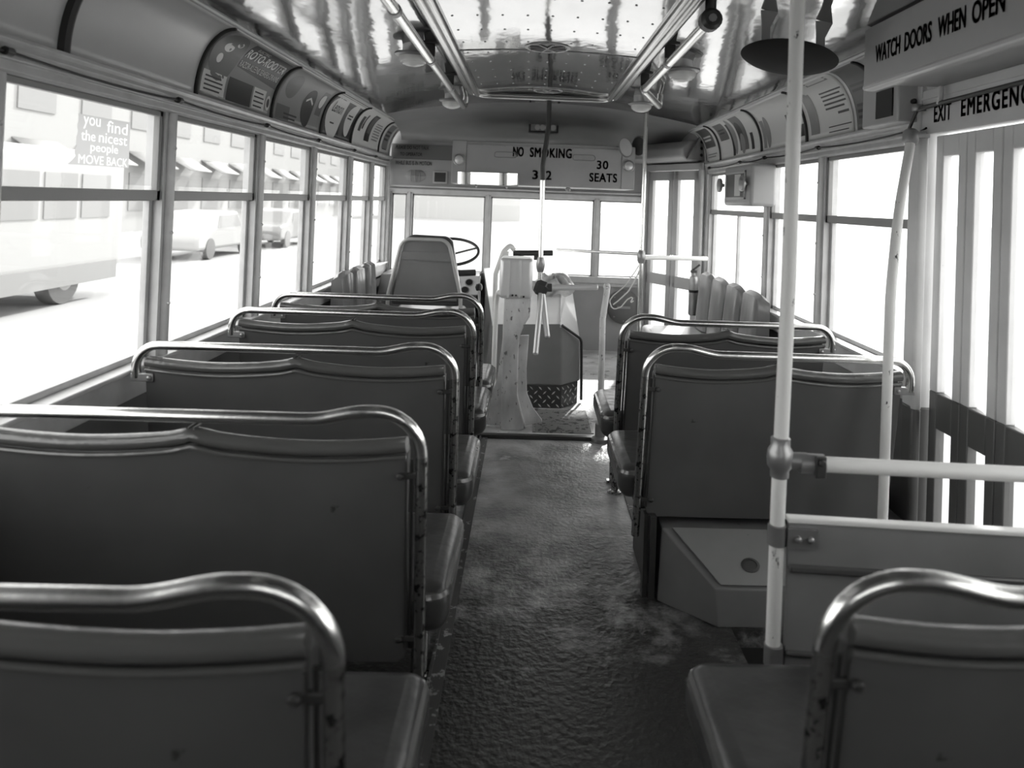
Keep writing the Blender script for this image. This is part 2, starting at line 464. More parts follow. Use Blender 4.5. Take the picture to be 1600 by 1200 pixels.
for i in range(4):
    o = empty('window_%d' % wn, ((WX[i] + WX[i + 1]) / 2, Y_FRONT, .69)); o['kind'] = 'structure'; wn += 1
    b = MB(); x0, x1 = WX[i] + .026, WX[i + 1] - .026
    for q in ((x0, x0 + .012, .69, 1.385), (x1 - .012, x1, .69, 1.385), (x0, x1, .69, .70), (x0, x1, 1.37, 1.385)):
        b.box(q[0], q[1], Y_FRONT - .01, Y_FRONT + .02, q[2], q[3])
    if i == 2: b.box(.118, .124, Y_FRONT - .005, Y_FRONT + .015, .69, 1.385)
    b.build('window_gasket', TRIMDARK, o, world=True)
    g = MB(); g.box(x0, x1, Y_FRONT + .003, Y_FRONT + .007, .69, 1.385); g.build('glass_pane', GLASS, o, world=True, smooth=False)

# ---- front entrance door on the angled corner
DA, DB = V(1.085, 6.76, 0), V(1.435, 6.05, 0)
dd = (DB - DA).normalized(); dl = (DB - DA).length; dn = V(-dd.y, dd.x, 0)
if dn.x > 0: dn = -dn                                            # towards the aisle
def dp(a, o_, z): return DA + dd * a + dn * o_ + V(0, 0, z)
def dbox(mb, a0, a1, o0, o1, z0, z1):
    mb.obox(dp((a0 + a1) / 2, (o0 + o1) / 2, (z0 + z1) / 2), (a1 - a0, abs(o1 - o0), z1 - z0), (dd, dn, V(0, 0, 1)))
def door_leaf(parent, box, glassbox, a0, a1, z0, zs, z1, gl, st=.055):
    """one narrow leaf with a tall upper pane and a lower pane; zs = middle rail span"""
    f = MB(); box(f, a0, a0 + st, 0, .035, zs[1] - .0, z1); box(f, a1 - st, a1, 0, .035, zs[1], z1); box(f, a0 + st, a1 - st, 0, .035, z1 - .075, z1)
    f.build('leaf_frame', DOORP, parent, world=True, bevel=.004)
    f = MB(); box(f, a0, a0 + st, 0, .035, z0, zs[1]); box(f, a1 - st, a1, 0, .035, z0, zs[1]); box(f, a0 + st, a1 - st, 0, .035, zs[0], zs[1]); box(f, a0 + st, a1 - st, 0, .035, z0, z0 + .08)
    k = f.build('lower_frame', DOORD if gl else DOORP, parent, world=True, bevel=.004)
    g = MB(); glassbox(g, a0 + st, a1 - st, .015, .019, zs[1], z1 - .075); glassbox(g, a0 + st, a1 - st, .015, .019, z0 + .08, zs[0])
    g.build('glass_pane', GLASS, parent, world=True, smooth=False)
    r = MB(); box(r, a1 - .006, a1 + .006, .034, .045, z0, z1)
    r.build('rubber_edge', RUBBER, parent, world=True)
fd = empty('door_1', DA + dd * dl / 2); fd['kind'] = 'structure'
half = dl / 2
for a0, a1 in ((.035, half - .008), (half + .004, dl - .055)):
    f = MB()
    dbox(f, a0, a0 + .06, 0, .035, .03, 1.66); dbox(f, a1 - .06, a1, 0, .035, .03, 1.66)
    for z0, z1 in ((.03, .20), (.66, .76), (1.58, 1.66)): dbox(f, a0, a1, 0, .035, z0, z1)
    f.build('leaf_frame', WALL, fd, world=True, bevel=.003)
    g = MB(); dbox(g, a0 + .06, a1 - .06, .015, .019, .2, 1.6); g.build('glass_pane', GLASS, fd, world=True, smooth=False)
b = MB(); dbox(b, -.01, .03, -.03, .06, 0, 1.72); dbox(b, dl - .04, dl + .02, -.03, .05, 0, 1.72); dbox(b, 0, dl, -.03, .05, 1.665, 1.72)
struct('trim_46', b, WALL, bevel=.004)
b = MB(); dbox(b, -.03, dl + .03, -.07, -.03, 1.66, 2.2)
struct('wall_corner', b, SIGNP)
# light pillar behind the door (first side window to door)
b = MB(); b.box(WR - .03, WR + .05, 5.99, 6.06, 0, Z_AD + .02); b.tube([(WR - .05, 6.0, .2), (WR - .05, 6.0, 1.66)], .018, 10)
struct('trim_47', b, TRIM)

# ---- rear exit door in the right wall: frame, letter board, four narrow leaves
b = MB(); b.box(WR - .035, WR + .07, 2.66, 2.735, .66, 1.99); b.box(WR - .02, WR + .07, 1.60, 1.68, .66, 1.99)
b.tube([(WR - .03, 2.645, .66), (WR - .03, 2.645, 1.64)], .018, 10)
struct('trim_48', b, DOORP, bevel=.005)
b = MB(); b.box(WR - .035, WR + .07, 2.66, 2.735, -.30, .66); b.box(WR - .02, WR + .07, 1.60, 1.68, -.3, .66); b.tube([(WR - .03, 2.645, -.3), (WR - .03, 2.645, .66)], .018, 10)
struct('trim_49', b, DOORD, bevel=.005)
rd = empty('door_2', (WR, 2.15, -.30)); rd['kind'] = 'structure'
def ybox(mb, a0, a1, o0, o1, z0, z1): mb.box(WR + .01 + o0, WR + .01 + o1, 2.63 - a1, 2.63 - a0, z0, z1)
for k in range(5):
    door_leaf(rd, ybox, ybox, k * .19, k * .19 + .186, -.29, (.61, .735), 1.645, True, .046)

# ================================================================== SEATS
def make_bench(w, s, label):
    """s=+1: wall lies to +x of the aisle upright. Local origin: aisle upright foot."""
    root = empty('bus_bench', (0, 0, 0), label, 'bench seat')
    rec = lambda z: (.86 - z) * .17
    def P(a, z, dy=0): return V(s * a, rec(z) + dy, z)
    # rail tube
    pts = [P(0, .20), P(0, .45), P(0, .70), P(0, .782)]
    for i in range(1, 10):
        t = i / 9 * PI / 2
        pts.append(P(.1 - .1 * math.cos(t), .782 + .1 * math.sin(t)))
    for i in range(1, 9):
        t = i / 8
        pts.append(P(.115 + .14 * t, .8604 + .0216 * (.5 + .5 * math.cos(PI * t))))
    pts.append(P(w * .5, .8604)); pts.append(P(w - .08, .8604))
    for i in range(1, 8):
        t = i / 7 * PI / 2
        pts.append(P(w - .075 + .075 * math.sin(t), .7854 + .075 * math.cos(t)))
    pts.append(P(w, .755))
    b = MB(); b.tube(pts[3:], .0142, 14); b.build('grab_rail', CHROME, root)
    b = MB(); b.tube(pts[:4], .0142, 14); b.build('upright', CHIPTUBE, root)
    # cushion curve of the top roll
    def ztop(a):
        c = abs(a - w / 2) / (w / 2)                              # 0 centre .. 1 ends
        return .789 + .020 * (2 * abs(c - .5)) ** 1.8 + .006 * math.exp(-(c / .06) ** 2)
    a0, a1 = .034, w - .03
    N = 40
    A = [a0 + (a1 - a0) * i / N for i in range(N + 1)]
    # sheet back panel
    poly = [(A[0] - .008, .31), (A[0] + .0, .285), (A[0] + .02, .272), (A[-1] - .03, .272), (A[-1], .30)] + [(a, ztop(a) - .028) for a in reversed(A)]
    b = MB(); b.prism(poly, lambda a, z, d: P(a, z, d - .004), .010); b.build('back_panel', PANEL, root, smooth=False, bevel=.002)
    # backrest cushion on the passenger side
    polyc = [(A[0] + .01, .40), (A[-1] - .01, .40)] + [(a, ztop(a) - .012) for a in reversed(A)]
    b = MB(); b.prism(polyc, lambda a, z, d: P(a, z, .008 + d), .065); b.build('back_cushion', VINYL, root, bevel=.014, seg=3)
    # padded roll along the top
    b = MB(); b.tube([P(a, ztop(a), .012) for a in A], .0175, 12, flat=1.35)
    for dx in (-.006, .006): b.tube([P(w / 2 + dx, ztop(w / 2) + .0185, .012 + q) for q in (-.02, .02)], .003, 6)
    b.build('top_roll', ROLL, root)
    b = MB(); b.tube([P(a, ztop(a) - .0245, -.004) for a in A], .0058, 8); b.build('piping', ROLL, root)
    b = MB(); b.tube([P(.022, .31), P(.022, ztop(a0) - .03)], .004, 6); b.tube([P(.033, .31, -.006), P(.033, ztop(a0) - .035, -.006)], .0025, 6)
    b.build('side_rod', DARKSTEEL, root)
    for zz in (.735, .335):
        b = MB(); c = P(.026, zz, -.003); b.obox(c, (.050, .010, .014)); b.lathe([(.009, 0), (.009, .005), (.005, .008)], P(.046, zz, -.008), (0, -1, 0), 10)
        b.build('bracket', DARKSTEEL, root, bevel=.003)
    b = MB(); b.obox(P(w - .02, .755, -.004), (.07, .014, .026)); b.lathe([(.008, 0), (.008, .006), (.004, .010)], P(w - .045, .755, -.011), (0, -1, 0), 10)
    b.build('wall_bracket', STEEL, root, bevel=.003)
    # seat cushion
    x0, x1 = sorted((-s * .062, s * (w - .015)))
    b = MB(); b.box(x0, x1, .118, .575, .315, .435); b.build('seat_cushion', VINYL, root, bevel=.045, seg=5)
    b = MB(); e = .014
    b.tube(fillet([(x0 + e, .132, .405), (x1 - e, .132, .405), (x1 - e, .561, .405), (x0 + e, .561, .405)], .04, 5, closed=True), .0155, 8, closed=True)
    b.build('cushion_piping', ROLL, root)
    b = MB(); b.box(*sorted((s * .0, s * (w - .02))), .125, .54, .285, .325); b.build('seat_frame', DARKSTEEL, root, bevel=.006)
    # pedestal leg on the aisle side
    b = MB(); b.tube([(s * .035, .33, .29), (s * .035, .34, .012)], .016, 10); b.lathe([(.034, 0), (.034, .008), (.018, .014)], (s * .035, .34, 0), n=14)
    b.build('leg', CHIPTUBE, root)
    b = MB(); b.tube([(s * .035, .50, .29), (s * .035, .47, .012)], .012, 10); b.box(*sorted((s * .01, s * .06)), .455, .485, 0, .012)
    b.build('leg', CHIPTUBE, root)
    return root

XLU, XRU = -.222, .410
left_w = XLU - (WL + .065); right_w = 1.322 - XRU
lspec = [(.918, 'nearest left bench with blurred tube rail, cropped at the bottom left corner'),
         (1.658, 'second left bench from the camera, wide dark back under a shiny tube rail'),
         (2.389, 'third left bench from the camera, dark scuff on its grey back'),
         (3.144, 'fourth left bench, behind the driver area, next to the farthest left bench'),
         (3.66, 'farthest left bench, its rail just below the driver seat back')]
proto = make_bench(left_w, -1, lspec[0][1])
for i, (y, lb) in enumerate(lspec):
    o = proto if i == 0 else copy_tree(proto)
    o.location = (XLU, y, 0); o['label'] = lb; o['group'] = 'transverse bench seats along the left wall'
rspec = [(.965, 'nearest right bench with blurred curved rail, in front of the white partition'),
         (2.502, 'right bench behind the white pole, above the wheel box, glints on its back'),
         (3.165, 'farthest right forward facing bench, ahead of the wheel box bench')]
protor = make_bench(right_w, 1, rspec[0][1])
for i, (y, lb) in enumerate(rspec):
    o = protor if i == 0 else copy_tree(protor)
    o.location = (XRU, y, 0); o['label'] = lb; o['group'] = 'transverse bench seats along the right wall'
    if i == 1:                                                   # this one stands on the wheel box
        for ch in list(o.children):
            if ch.name.startswith('leg'): bpy.data.objects.remove(ch)

# ---- side-facing seats at the front
def side_seat(name, X, s, y0, y1, nseg, ztop, label, cush, z_seat, depth, wrinkle):
    root = empty(name, (X, (y0 + y1) / 2, 0), label, 'bench seat')
    L_ = (y1 - y0) / nseg
    for i in range(nseg):
        a, c = y0 + i * L_, y0 + (i + 1) * L_
        b = MB()
        nu, nv = 14, 16
        def fn(u, v, off=0):
            y = a + (c - a) * u
            bul = max(0, 1 - abs(2 * u - 1) ** 6) ** .5
            zt = ztop - .05 * abs(2 * u - 1) ** 4
            ang = PI * v                                          # front bottom -> over the top -> back bottom
            if v < .42: q = v / .42; z = z_seat + .01 + (zt - .03 - z_seat) * q; o_ = .085 - .035 * q
            elif v > .58: q = (1 - v) / .42; z = z_seat + .01 + (zt - .03 - z_seat) * q; o_ = -.02
            else:
                t = (v - .42) / .16 * PI; o_ = .015 + .035 * math.cos(t); z = zt - .02 + .03 * math.sin(t)
            o_ = -.02 + (o_ + .02) * bul
            if o_ > 0: o_ += wrinkle * (math.sin(u * 31 + i * 2) + .6 * math.sin(u * 57 + z * 6)) * bul
            return V(X + s * (o_ + .022), y, z)
        b.grid(fn, nu, nv)
        b.build('back_cushion', GREYVINYL, root, world=True)
    x0, x1 = sorted((X + s * .03, X + s * depth))
    b = MB(); b.box(x0, x1, y0, y1, z_seat - .10, z_seat); b.build('seat_cushion', cush, root, world=True, bevel=.035, seg=4)
    b = MB(); b.box(x0 + .02, x1 - .02, y0 + .02, y1 - .02, .012, z_seat - .10); b.build('seat_base', WALLDARK, root, world=True)
    return root
side_seat('side_facing_bench', WR - .055, -1, 4.20, 5.72, 4, .862, 'grey channelled vinyl seat along the right wall facing the aisle', PALEVINYL, .44, .50, .0)
side_seat('side_facing_bench', WL + .06, 1, 4.72, 5.75, 3, .85, 'wrinkled grey vinyl seat along the left wall beside the driver', GREYVINYL, .44, .27, .007)

# ---- driver's seat
dr = empty('driver_seat', (-.69, 5.15, 0.012), 'high backed dark driver seat with tube frame, in front of steering wheel', 'driver seat')
ys = 5.05
outl = lambda a, z, d: V(-.69 + a, ys + (1.1 - z) * .12 * 0 + d, z)
poly = [(-.215, .66), (.215, .66), (.225, .70), (.165, 1.02), (.13, 1.065), (-.12, 1.065), (-.158, 1.03), (-.21, .72)]
b = MB(); b.prism(poly, outl, .012); b.build('back_panel', SEATBACK, dr, world=True, bevel=.003)
b = MB(); b.prism([(-.235, .62), (.235, .62), (.235, .72), (.17, 1.06), (.135, 1.095), (-.115, 1.10), (-.165, 1.06), (-.235, .72)], lambda a, z, d: outl(a, z, .02 + d), .09)
b.build('back_cushion', VINYL, dr, world=True, bevel=.025, seg=4)
b = MB(); b.tube(fillet([(-.69 - .25, ys - .012, .55), (-.69 - .245, ys - .012, .70), (-.69 - .165, ys - .012, 1.072), (-.69 + .145, ys - .012, 1.072), (-.69 + .24, ys - .012, .70), (-.69 + .245, ys - .012, .55)], .075, 7), .013, 10)
b.build('tube_frame', SEATTUBE, dr, world=True)
b = MB(); b.prism([(-.175, .935), (.168, .925), (.158, .985), (-.165, .99)], lambda a, z, d: outl(a, z, -.012 + d), .008); b.build('top_band', SEATBACK, dr, world=True)
b = MB(); b.box(-.94, -.44, ys + .02, ys + .50, .46, .57); b.build('seat_cushion', VINYL, dr, world=True, bevel=.04, seg=4)
b = MB(); b.lathe([(.16, .012), (.16, .03), (.05, .06), (.05, .46), (.15, .46)], (-.69, ys + .26, 0)); b.build('pedestal', STEEL, dr, world=True)

# ---- steering wheel
sw = empty('steering_wheel', (-.60, 5.62, .94), 'large thin rimmed steering wheel tilted towards the driver seat', 'steering wheel')
ax = V(0, -.42, 1).normalized(); ux = V(1, 0, 0); uy = ax.cross(ux)
cw = V(-.60, 5.62, .955)
b = MB(); b.tube([cw + ux * (.222 * math.cos(2 * PI * i / 40)) + uy * (.222 * math.sin(2 * PI * i / 40)) for i in range(40)], .0115, 10, closed=True)
b.build('rim', BLACK, sw, world=True)
for a in (.35, 2.45, 4.55):
    b = MB(); b.tube([cw - ax * .03, cw + ux * .216 * math.cos(a) + uy * .216 * math.sin(a)], .008, 8); b.build('spoke', STEEL, sw, world=True)
b = MB(); b.lathe([(.045, -.05), (.05, -.02), (.035, 0), (.0, .003)], cw, ax, 16); b.build('hub', BLACK, sw, world=True)
b = MB(); b.tube([cw - ax * .04, cw - ax * 1.0], .025, 12); b.build('column', STEEL, sw, world=True)

# ---- dashboard
da = empty('dashboard', (-.75, 6.6, .6), 'driver dashboard with pale gauge panel below the windscreen', 'dashboard')
b = MB(); b.prism([(6.77, .62), (6.77, .30), (6.20, .30), (6.20, .555), (6.32, .70), (6.74, .70)], lambda y, z, d: V(-1.24 + d, y, z), .82); b.build('body', WALLDARK, da, world=True, bevel=.01)
gx, gn = V(1, 0, 0), V(0, -.145, .12).normalized(); gy = gx.cross(gn) * -1
b = MB(); b.obox(V(-.60, 6.255, .632), (.40, .19, .012), (gx, V(0, .12, .145).normalized(), V(0, -.145, .12).normalized())); b.build('gauge_panel', HOODTOP, da, world=True, bevel=.003)
for (x, k) in ((-.72, 0), (-.60, .02), (-.49, .02), (-.66, -.05), (-.52, -.055)):
    c = V(x, 6.255, .632) + V(0, .12, .145).normalized() * k + gn * .006
    b = MB(); b.lathe([(.036, 0), (.036, .008), (.030, .010), (.030, .006)], c, gn, 18); g = b.build('gauge', STEEL, da, world=True)
    b = MB(); b.lathe([(.029, .0065), (.029, .0075)], c, gn, 18); b.build('dial', BLACK, g)
b = MB(); b.tube([V(-.66, 6.20, .742), V(-.56, 6.22, .735), V(-.44, 6.25, .742)], .028, 10); b.build('hand_grip', RUBBER, da, world=True)

gl = empty('gear_lever', (-.31, 5.3, .012), 'slim gear lever with round black knob beside the engine cover', 'gear lever')
b = MB(); b.tube(fillet([(-.31, 5.3, .012), (-.325, 5.35, .35), (-.36, 5.55, .68)], .3), .009, 8); b.build('rod', STEEL, gl, world=True)
b = MB(); b.lathe([(.002, -.03), (.02, -.024), (.027, 0), (.02, .024), (.002, .03)], (-.362, 5.56, .70), n=14); b.build('knob', BLACK, gl, world=True)

# ---- engine cover
ec = empty('engine_cover', (.04, 5.6, .012), 'large boxy engine cover with pale top and tread plate base', 'engine cover')
Yf = 4.86
def hood(mb, z0, z1, g=0.0, full=True):
    # plan outline: front face, right chamfer, right side, left side
    pass
# vertices of the cover body
F = {'fl0': (-.24 - .02, Yf, .155), 'fr0': (.243, Yf, .155), 'cr0': (.375, 5.02, .155), 'br0': (.40, 6.74, .155), 'bl0': (-.40, 6.74, .155),
     'fl1': (-.22, Yf, .545), 'fr1': (.232, Yf, .548), 'cr1': (.372, 5.06, .43), 'br1': (.39, 6.70, .66), 'bl1': (-.40, 6.74, .73), 'tr1': (.30, 6.70, .80)}
k = list(F); ix = {n: i for i, n in enumerate(k)}
vs = [F[n] for n in k]
fs = [('fl0', 'fr0', 'fr1', 'fl1'), ('fr0', 'cr0', 'cr1', 'fr1'), ('cr0', 'br0', 'br1', 'cr1'), ('bl0', 'fl0', 'fl1', 'bl1'), ('br0', 'bl0', 'bl1', 'tr1', 'br1'), ('fl0', 'bl0', 'br0', 'cr0', 'fr0'), ('fr1', 'cr1', 'br1', 'tr1')]
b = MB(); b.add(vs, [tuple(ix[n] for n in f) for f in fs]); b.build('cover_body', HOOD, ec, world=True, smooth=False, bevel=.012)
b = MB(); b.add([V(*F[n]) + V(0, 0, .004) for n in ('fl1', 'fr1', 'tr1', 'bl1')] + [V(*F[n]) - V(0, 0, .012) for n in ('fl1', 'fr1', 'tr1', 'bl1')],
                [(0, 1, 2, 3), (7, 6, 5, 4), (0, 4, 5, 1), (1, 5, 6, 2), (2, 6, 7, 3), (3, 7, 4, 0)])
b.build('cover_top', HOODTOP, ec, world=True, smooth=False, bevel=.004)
b = MB(); b.tube(fillet([V(.236, Yf - .006, .553), V(.376, 5.0, .44), V(.384, 5.0, .20), V(.39, 5.02, .03)], .05), .009, 8); b.build('rubber_edge', RUBBER, ec, world=True)
b = MB(); b.add([(-.26, Yf - .006, .013), (.245, Yf - .006, .013), (.36, 5.0, .013), (.36, 5.4, .013), (-.26, 5.4, .013)] + [(-.26, Yf - .006, .158), (.245, Yf - .006, .158), (.36, 5.0, .158), (.36, 5.4, .158), (-.26, 5.4, .158)],
        [(0, 1, 6, 5), (1, 2, 7, 6), (2, 3, 8, 7), (3, 4, 9, 8), (4, 0, 5, 9), (5, 6, 7, 8, 9), (4, 3, 2, 1, 0)])
def loz(mb, c, ex, ez, nn, ang):
    d = ex * math.cos(ang) + ez * math.sin(ang); q = ex * -math.sin(ang) + ez * math.cos(ang)
    mb.add([c + d * .017, c + q * .005, c - d * .017, c - q * .005, c + nn * .004 + d * .012, c + nn * .004 + q * .002, c + nn * .004 - d * .012, c + nn * .004 - q * .002],
           [(0, 1, 5, 4), (1, 2, 6, 5), (2, 3, 7, 6), (3, 0, 4, 7), (4, 5, 6, 7)])
b2 = MB()
for i in range(17):
    for j in range(5):
        if (i + j) % 2 == 0: loz(b2, V(-.24 + .029 * i, Yf - .006, .028 + .028 * j), V(1, 0, 0), V(0, 0, 1), V(0, -1, 0), .78 if j % 2 else -.78)
e1 = V(.115, .146, 0).normalized()
for i in range(6):
    for j in range(5):
        if (i + j) % 2 == 0: loz(b2, V(.245, Yf - .006, .028 + .028 * j) + e1 * (.018 + .029 * i), e1, V(0, 0, 1), V(e1.y, -e1.x, 0), .78 if j % 2 else -.78)
tpl = b.build('tread_plate', mat('tread_plate_steel', .06, .4, .2), ec, world=True, smooth=False)
b2.build('lozenges', mat('worn_lozenge', .65, .3, .5), tpl, smooth=False)['kind'] = 'stuff'
# crumpled cloth lying on the engine cover
b = MB()
def rag(u, v):
    a, r = 2 * PI * u, v
    h = (1 - r ** 2) * .075 + .02 * math.sin(7 * a + 5 * r) * r + .018 * math.sin(23 * u + 9 * v)
    return V(.20 + .17 * r * math.cos(a), 5.75 + .22 * r * math.sin(a), .70 + max(.0, h) + .06 * r * math.sin(a))
b.grid(rag, 40, 10); tag(b.build('cloth', mat('crumpled_cloth', .45, .7, var=.3, vscale=20)), 'crumpled pale grey cloth lying on the engine cover top', 'cloth')

# ---- turnstile fare post
ts = empty('turnstile', (-.065, 4.36, .012), 'worn white turnstile post with ribbed head and three tube arms', 'turnstile')
def tf(y0): return lambda a, z, d: V(a, y0 + d, z)
b = MB(); b.prism([(-.125, .012), (-.015, .012), (.02, .03), (-.005, .10), (-.035, .22), (-.04, .45), (-.035, .56), (-.01, .63), (.02, .68), (.025, .79), (-.135, .79), (-.135, .60), (-.13, .30)], tf(4.36), .065)
b.build('post', POSTP, ts, world=True, smooth=False, bevel=.006)
b = MB(); b.prism([(-.30, .03), (-.22, .10), (-.16, .30), (-.135, .55), (.02, .56), (.012, .36), (.02, .22), (.06, .13), (.115, .06), (.115, .045), (.0, .02), (-.1, .014)], tf(4.428), .012)
b.build('fin_plate', POSTP, ts, world=True, smooth=False, bevel=.003)
b = MB(); b.box(-.165, .028, 4.33, 4.56, .785, 1.02); hd = b.build('head', ALU, ts, world=True, bevel=.022, seg=4)
b = MB()
for x in (-.112, -.045): b.box(x - .006, x + .006, 4.316, 4.34, .795, 1.012)
b.build('rib', ALU, hd)
b = MB()
for (x, z) in ((-.085, .806), (-.065, .806), (-.02, .80)): b.lathe([(.006, 0), (.006, .004), (.003, .006)], (x, 4.329, z), (0, -1, 0), 8)
b.build('screw', BLACK, hd)
b = MB(); b.lathe([(.03, 0), (.045, .02), (.045, .06), (.03, .08)], V(.045, 4.43, .855), (1, -.12, -.35), 6); b.build('hub', DARKSTEEL, ts, world=True, smooth=False)
hub = V(.085, 4.42, .845)
for e_, f_ in ((V(.415, 4.43, .857), .03), (V(.125, 4.30, .578), .02), (V(.06, 4.22, .495), .01)):
    b = MB(); d = (e_ - hub).normalized(); b.tube([hub + d * .03, e_], .0165, 14); b.lathe([(.0165, 0), (.012, .006), (.0, .008)], e_, d, 14)
    b.build('arm', ALU, ts, world=True)
b = MB(); b.tube([hub + V(.0, 0, 0), hub + V(.06, 0, .002)], .024, 6); b.build('arm_socket', DARKSTEEL, ts, world=True, smooth=False)

# ---- guard rail beside the turnstile and driver's bar
gr = empty('guard_rail', (-.19, 4.62, .012), 'curved painted tube guard rail left of the turnstile post', 'rail')
b = MB(); b.tube(fillet([(-.19, 4.62, .012), (-.19, 4.62, .72), (-.18, 4.56, .79), (-.166, 4.50, .80)], .06), .016, 12); b.build('lower_tube', WHITE, gr, world=True)
b = MB(); b.lathe([(.04, 0), (.04, .01), (.02, .016)], (-.19, 4.62, .012), n=16); b.build('foot', STEEL, gr, world=True)
g2 = empty('guard_rail', (-.225, 5.2, .70), 'hooked upper tube rail with dark cross bar behind the turnstile head', 'rail')
b = MB(); b.tube(fillet([(-.222, 5.2, .585), (-.225, 5.2, .84), (-.175, 5.2, 1.0), (-.13, 5.22, 1.045), (-.105, 5.24, 1.01)], .07), .017, 12); b.build('tube', WHITE, g2, world=True)
b = MB(); b.tube([(-.16, 5.2, .90), (-.155, 5.2, 1.0)], .017, 10); b.build('stub_tube', WHITE, g2, world=True)
b = MB(); b.tube([(-.11, 5.26, .985), (.17, 5.3, .992)], .020, 10); b.build('cross_bar', DARKSTEEL, g2, world=True)
for x in (-.06, .05):
    b = MB(); b.box(x - .012, x + .022, 5.27, 5.29, .94, .985); b.build('hanger', DARKSTEEL, g2, world=True)

# ---- centre pole
cp_ = empty('stanchion', (.088, 4.97, .55), 'thin bent centre pole from ceiling panel down to engine cover', 'pole')
b = MB(); b.tube(fillet([(.101, 4.97, zduct(.1)), (.102, 4.97, 1.85), (.073, 4.97, 1.60), (.075, 4.97, 1.50)], .3), .0165, 12); b.build('taped_upper', DARKSTEEL, cp_, world=True)
b = MB(); b.tube([(.075, 4.97, 1.50), (.086, 4.97, .572)], .0165, 12); b.build('tube', CHROME, cp_, world=True)
b = MB(); b.lathe([(.02, -.05), (.026, -.03), (.03, 0), (.026, .03), (.02, .05)], (.082, 4.97, .935), n=14); b.lathe([(.012, 0), (.016, .05)], (.082, 4.97, .935), (0, -1, .1), 10); b.build('clamp', STEEL, cp_, world=True)
b = MB(); b.lathe([(.04, 0), (.04, -.012), (.02, -.02)], (.101, 4.97, zduct(.1)), n=16); b.build('ceiling_flange', STEEL, cp_, world=True)

# ---- front stanchion with cross bars
SX, SY = .855, 5.62
fs_ = empty('stanchion', (SX, SY, .012), 'slim front stanchion with clamped cross bars beside entrance door', 'pole')
b = MB(); b.tube([(SX + .0, SY, .012), (SX, SY, zceil(SX) - .004)], .0165, 12); b.build('tube', CHROME, fs_, world=True)
b = MB(); b.lathe([(.02, -.05), (.03, -.03), (.034, 0), (.03, .03), (.02, .05)], (SX, SY, .965), n=14); b.build('clamp', STEEL, fs_, world=True)
b = MB(); b.tube([(SX, SY, .96), (1.40, 5.80, .955)], .018, 12); b.build('door_bar', WHITE, fs_, world=True)
b = MB(); b.tube([(SX, SY, .985), (.23, 6.1, .965)], .012, 10); b.build('windscreen_bar', CHROME, fs_, world=True)
b = MB(); b.lathe([(.04, 0), (.04, .01), (.02, .02)], (SX, SY, .012), n=16); b.build('foot', STEEL, fs_, world=True)

# ---- low post by the platform edge
lp = empty('stanchion', (.445, 4.25, 0), 'short chipped white post with bent tip, right edge of front platform', 'post')
b = MB(); b.tube(fillet([(.445, 4.25, .0), (.437, 4.25, .70), (.458, 4.28, .84), (.465, 4.32, .885), (.462, 4.36, .87)], .06), .018, 12); b.build('tube', POSTP, lp, world=True)
b = MB(); b.lathe([(.05, 0), (.05, .02), (.03, .03), (.03, .10), (.022, .105)], (.445, 4.25, 0), n=16); b.build('foot', STEEL, lp, world=True)

# ---- ribbed mat by the turnstile
b = MB(); b.box(.06, .42, 4.34, 4.80, .012, .018)
for i in range(34): b.box(.075, .405, 4.352 + .0132 * i, 4.357 + .0132 * i, .018, .022)
tag(b.build('floor_mat', mat('ribbed_mat', .33, .5, wear=(.1, .55, 30)), smooth=False), 'ribbed step mat on floor between turnstile and tread plate', 'mat')

# ---- round heater cover and cords at the front wall
hc = empty('heater_cover', (.885, 6.79, .42), 'round dark heater cover low on the front wall', 'heater')
b = MB(); b.lathe([(.155, 0), (.155, .03), (.14, .045), (.06, .06), (0, .062)], (.885, Y_FRONT - .001, .42), (0, -1, 0), 28); b.build('drum', mat('heater_paint', .16, .4, wear=(.3, .68, 12)), hc, world=True)
b = MB()
for k in range(8):
    a = k * PI / 4; b.lathe([(.006, 0), (.006, .007)], (.885 + .125 * math.cos(a), 6.755, .42 + .125 * math.sin(a)), (0, -1, 0), 8)
b.build('bolt', STEEL, hc, world=True)
b = MB(); b.box(.82, .94, 6.725, 6.745, .41, .43); b.build('handle', STEEL, hc, world=True)
b = MB(); P0 = [at(u, v, Y=5.62) for u, v in ((1006, 400), (997, 428), (982, 455), (966, 470), (958, 476))]
b.tube(fillet(P0, .1), .005, 6); b.tube(fillet([at(u, v, Y=5.66) for u, v in ((1005, 404), (992, 425), (976, 447), (958, 462), (952, 470), (957, 484), (970, 480), (980, 468), (991, 462), (984, 474), (990, 470))], .03), .0045, 6)
tag(b.build('cord', CORD), 'loose pale cord tied to the front stanchion above heater cover', 'cord')

# ---- fire extinguisher behind the right side seat
fx = empty('fire_extinguisher', (1.25, 5.86, .5), 'small pale cylinder extinguisher at the right side seat end', 'extinguisher')
b = MB(); b.lathe([(.03, -.2), (.036, -.19), (.036, .08), (.03, .105), (.012, .115), (.012, .14)], (1.315, 5.86, .70), n=16); b.build('cylinder', STEEL, fx, world=True)
b = MB(); b.box(1.29, 1.335, 5.845, 5.875, .835, .855); b.tube([(1.30, 5.86, .85), (1.36, 5.86, .90)], .008, 8); b.build('valve', DARKSTEEL, fx, world=True)
b = MB(); b.lathe([(.038, 0), (.038, .02)], (1.315, 5.86, .68), n=16); b.box(1.31, 1.41, 5.85, 5.87, .683, .697); b.build('clip', BLACK, fx, world=True)

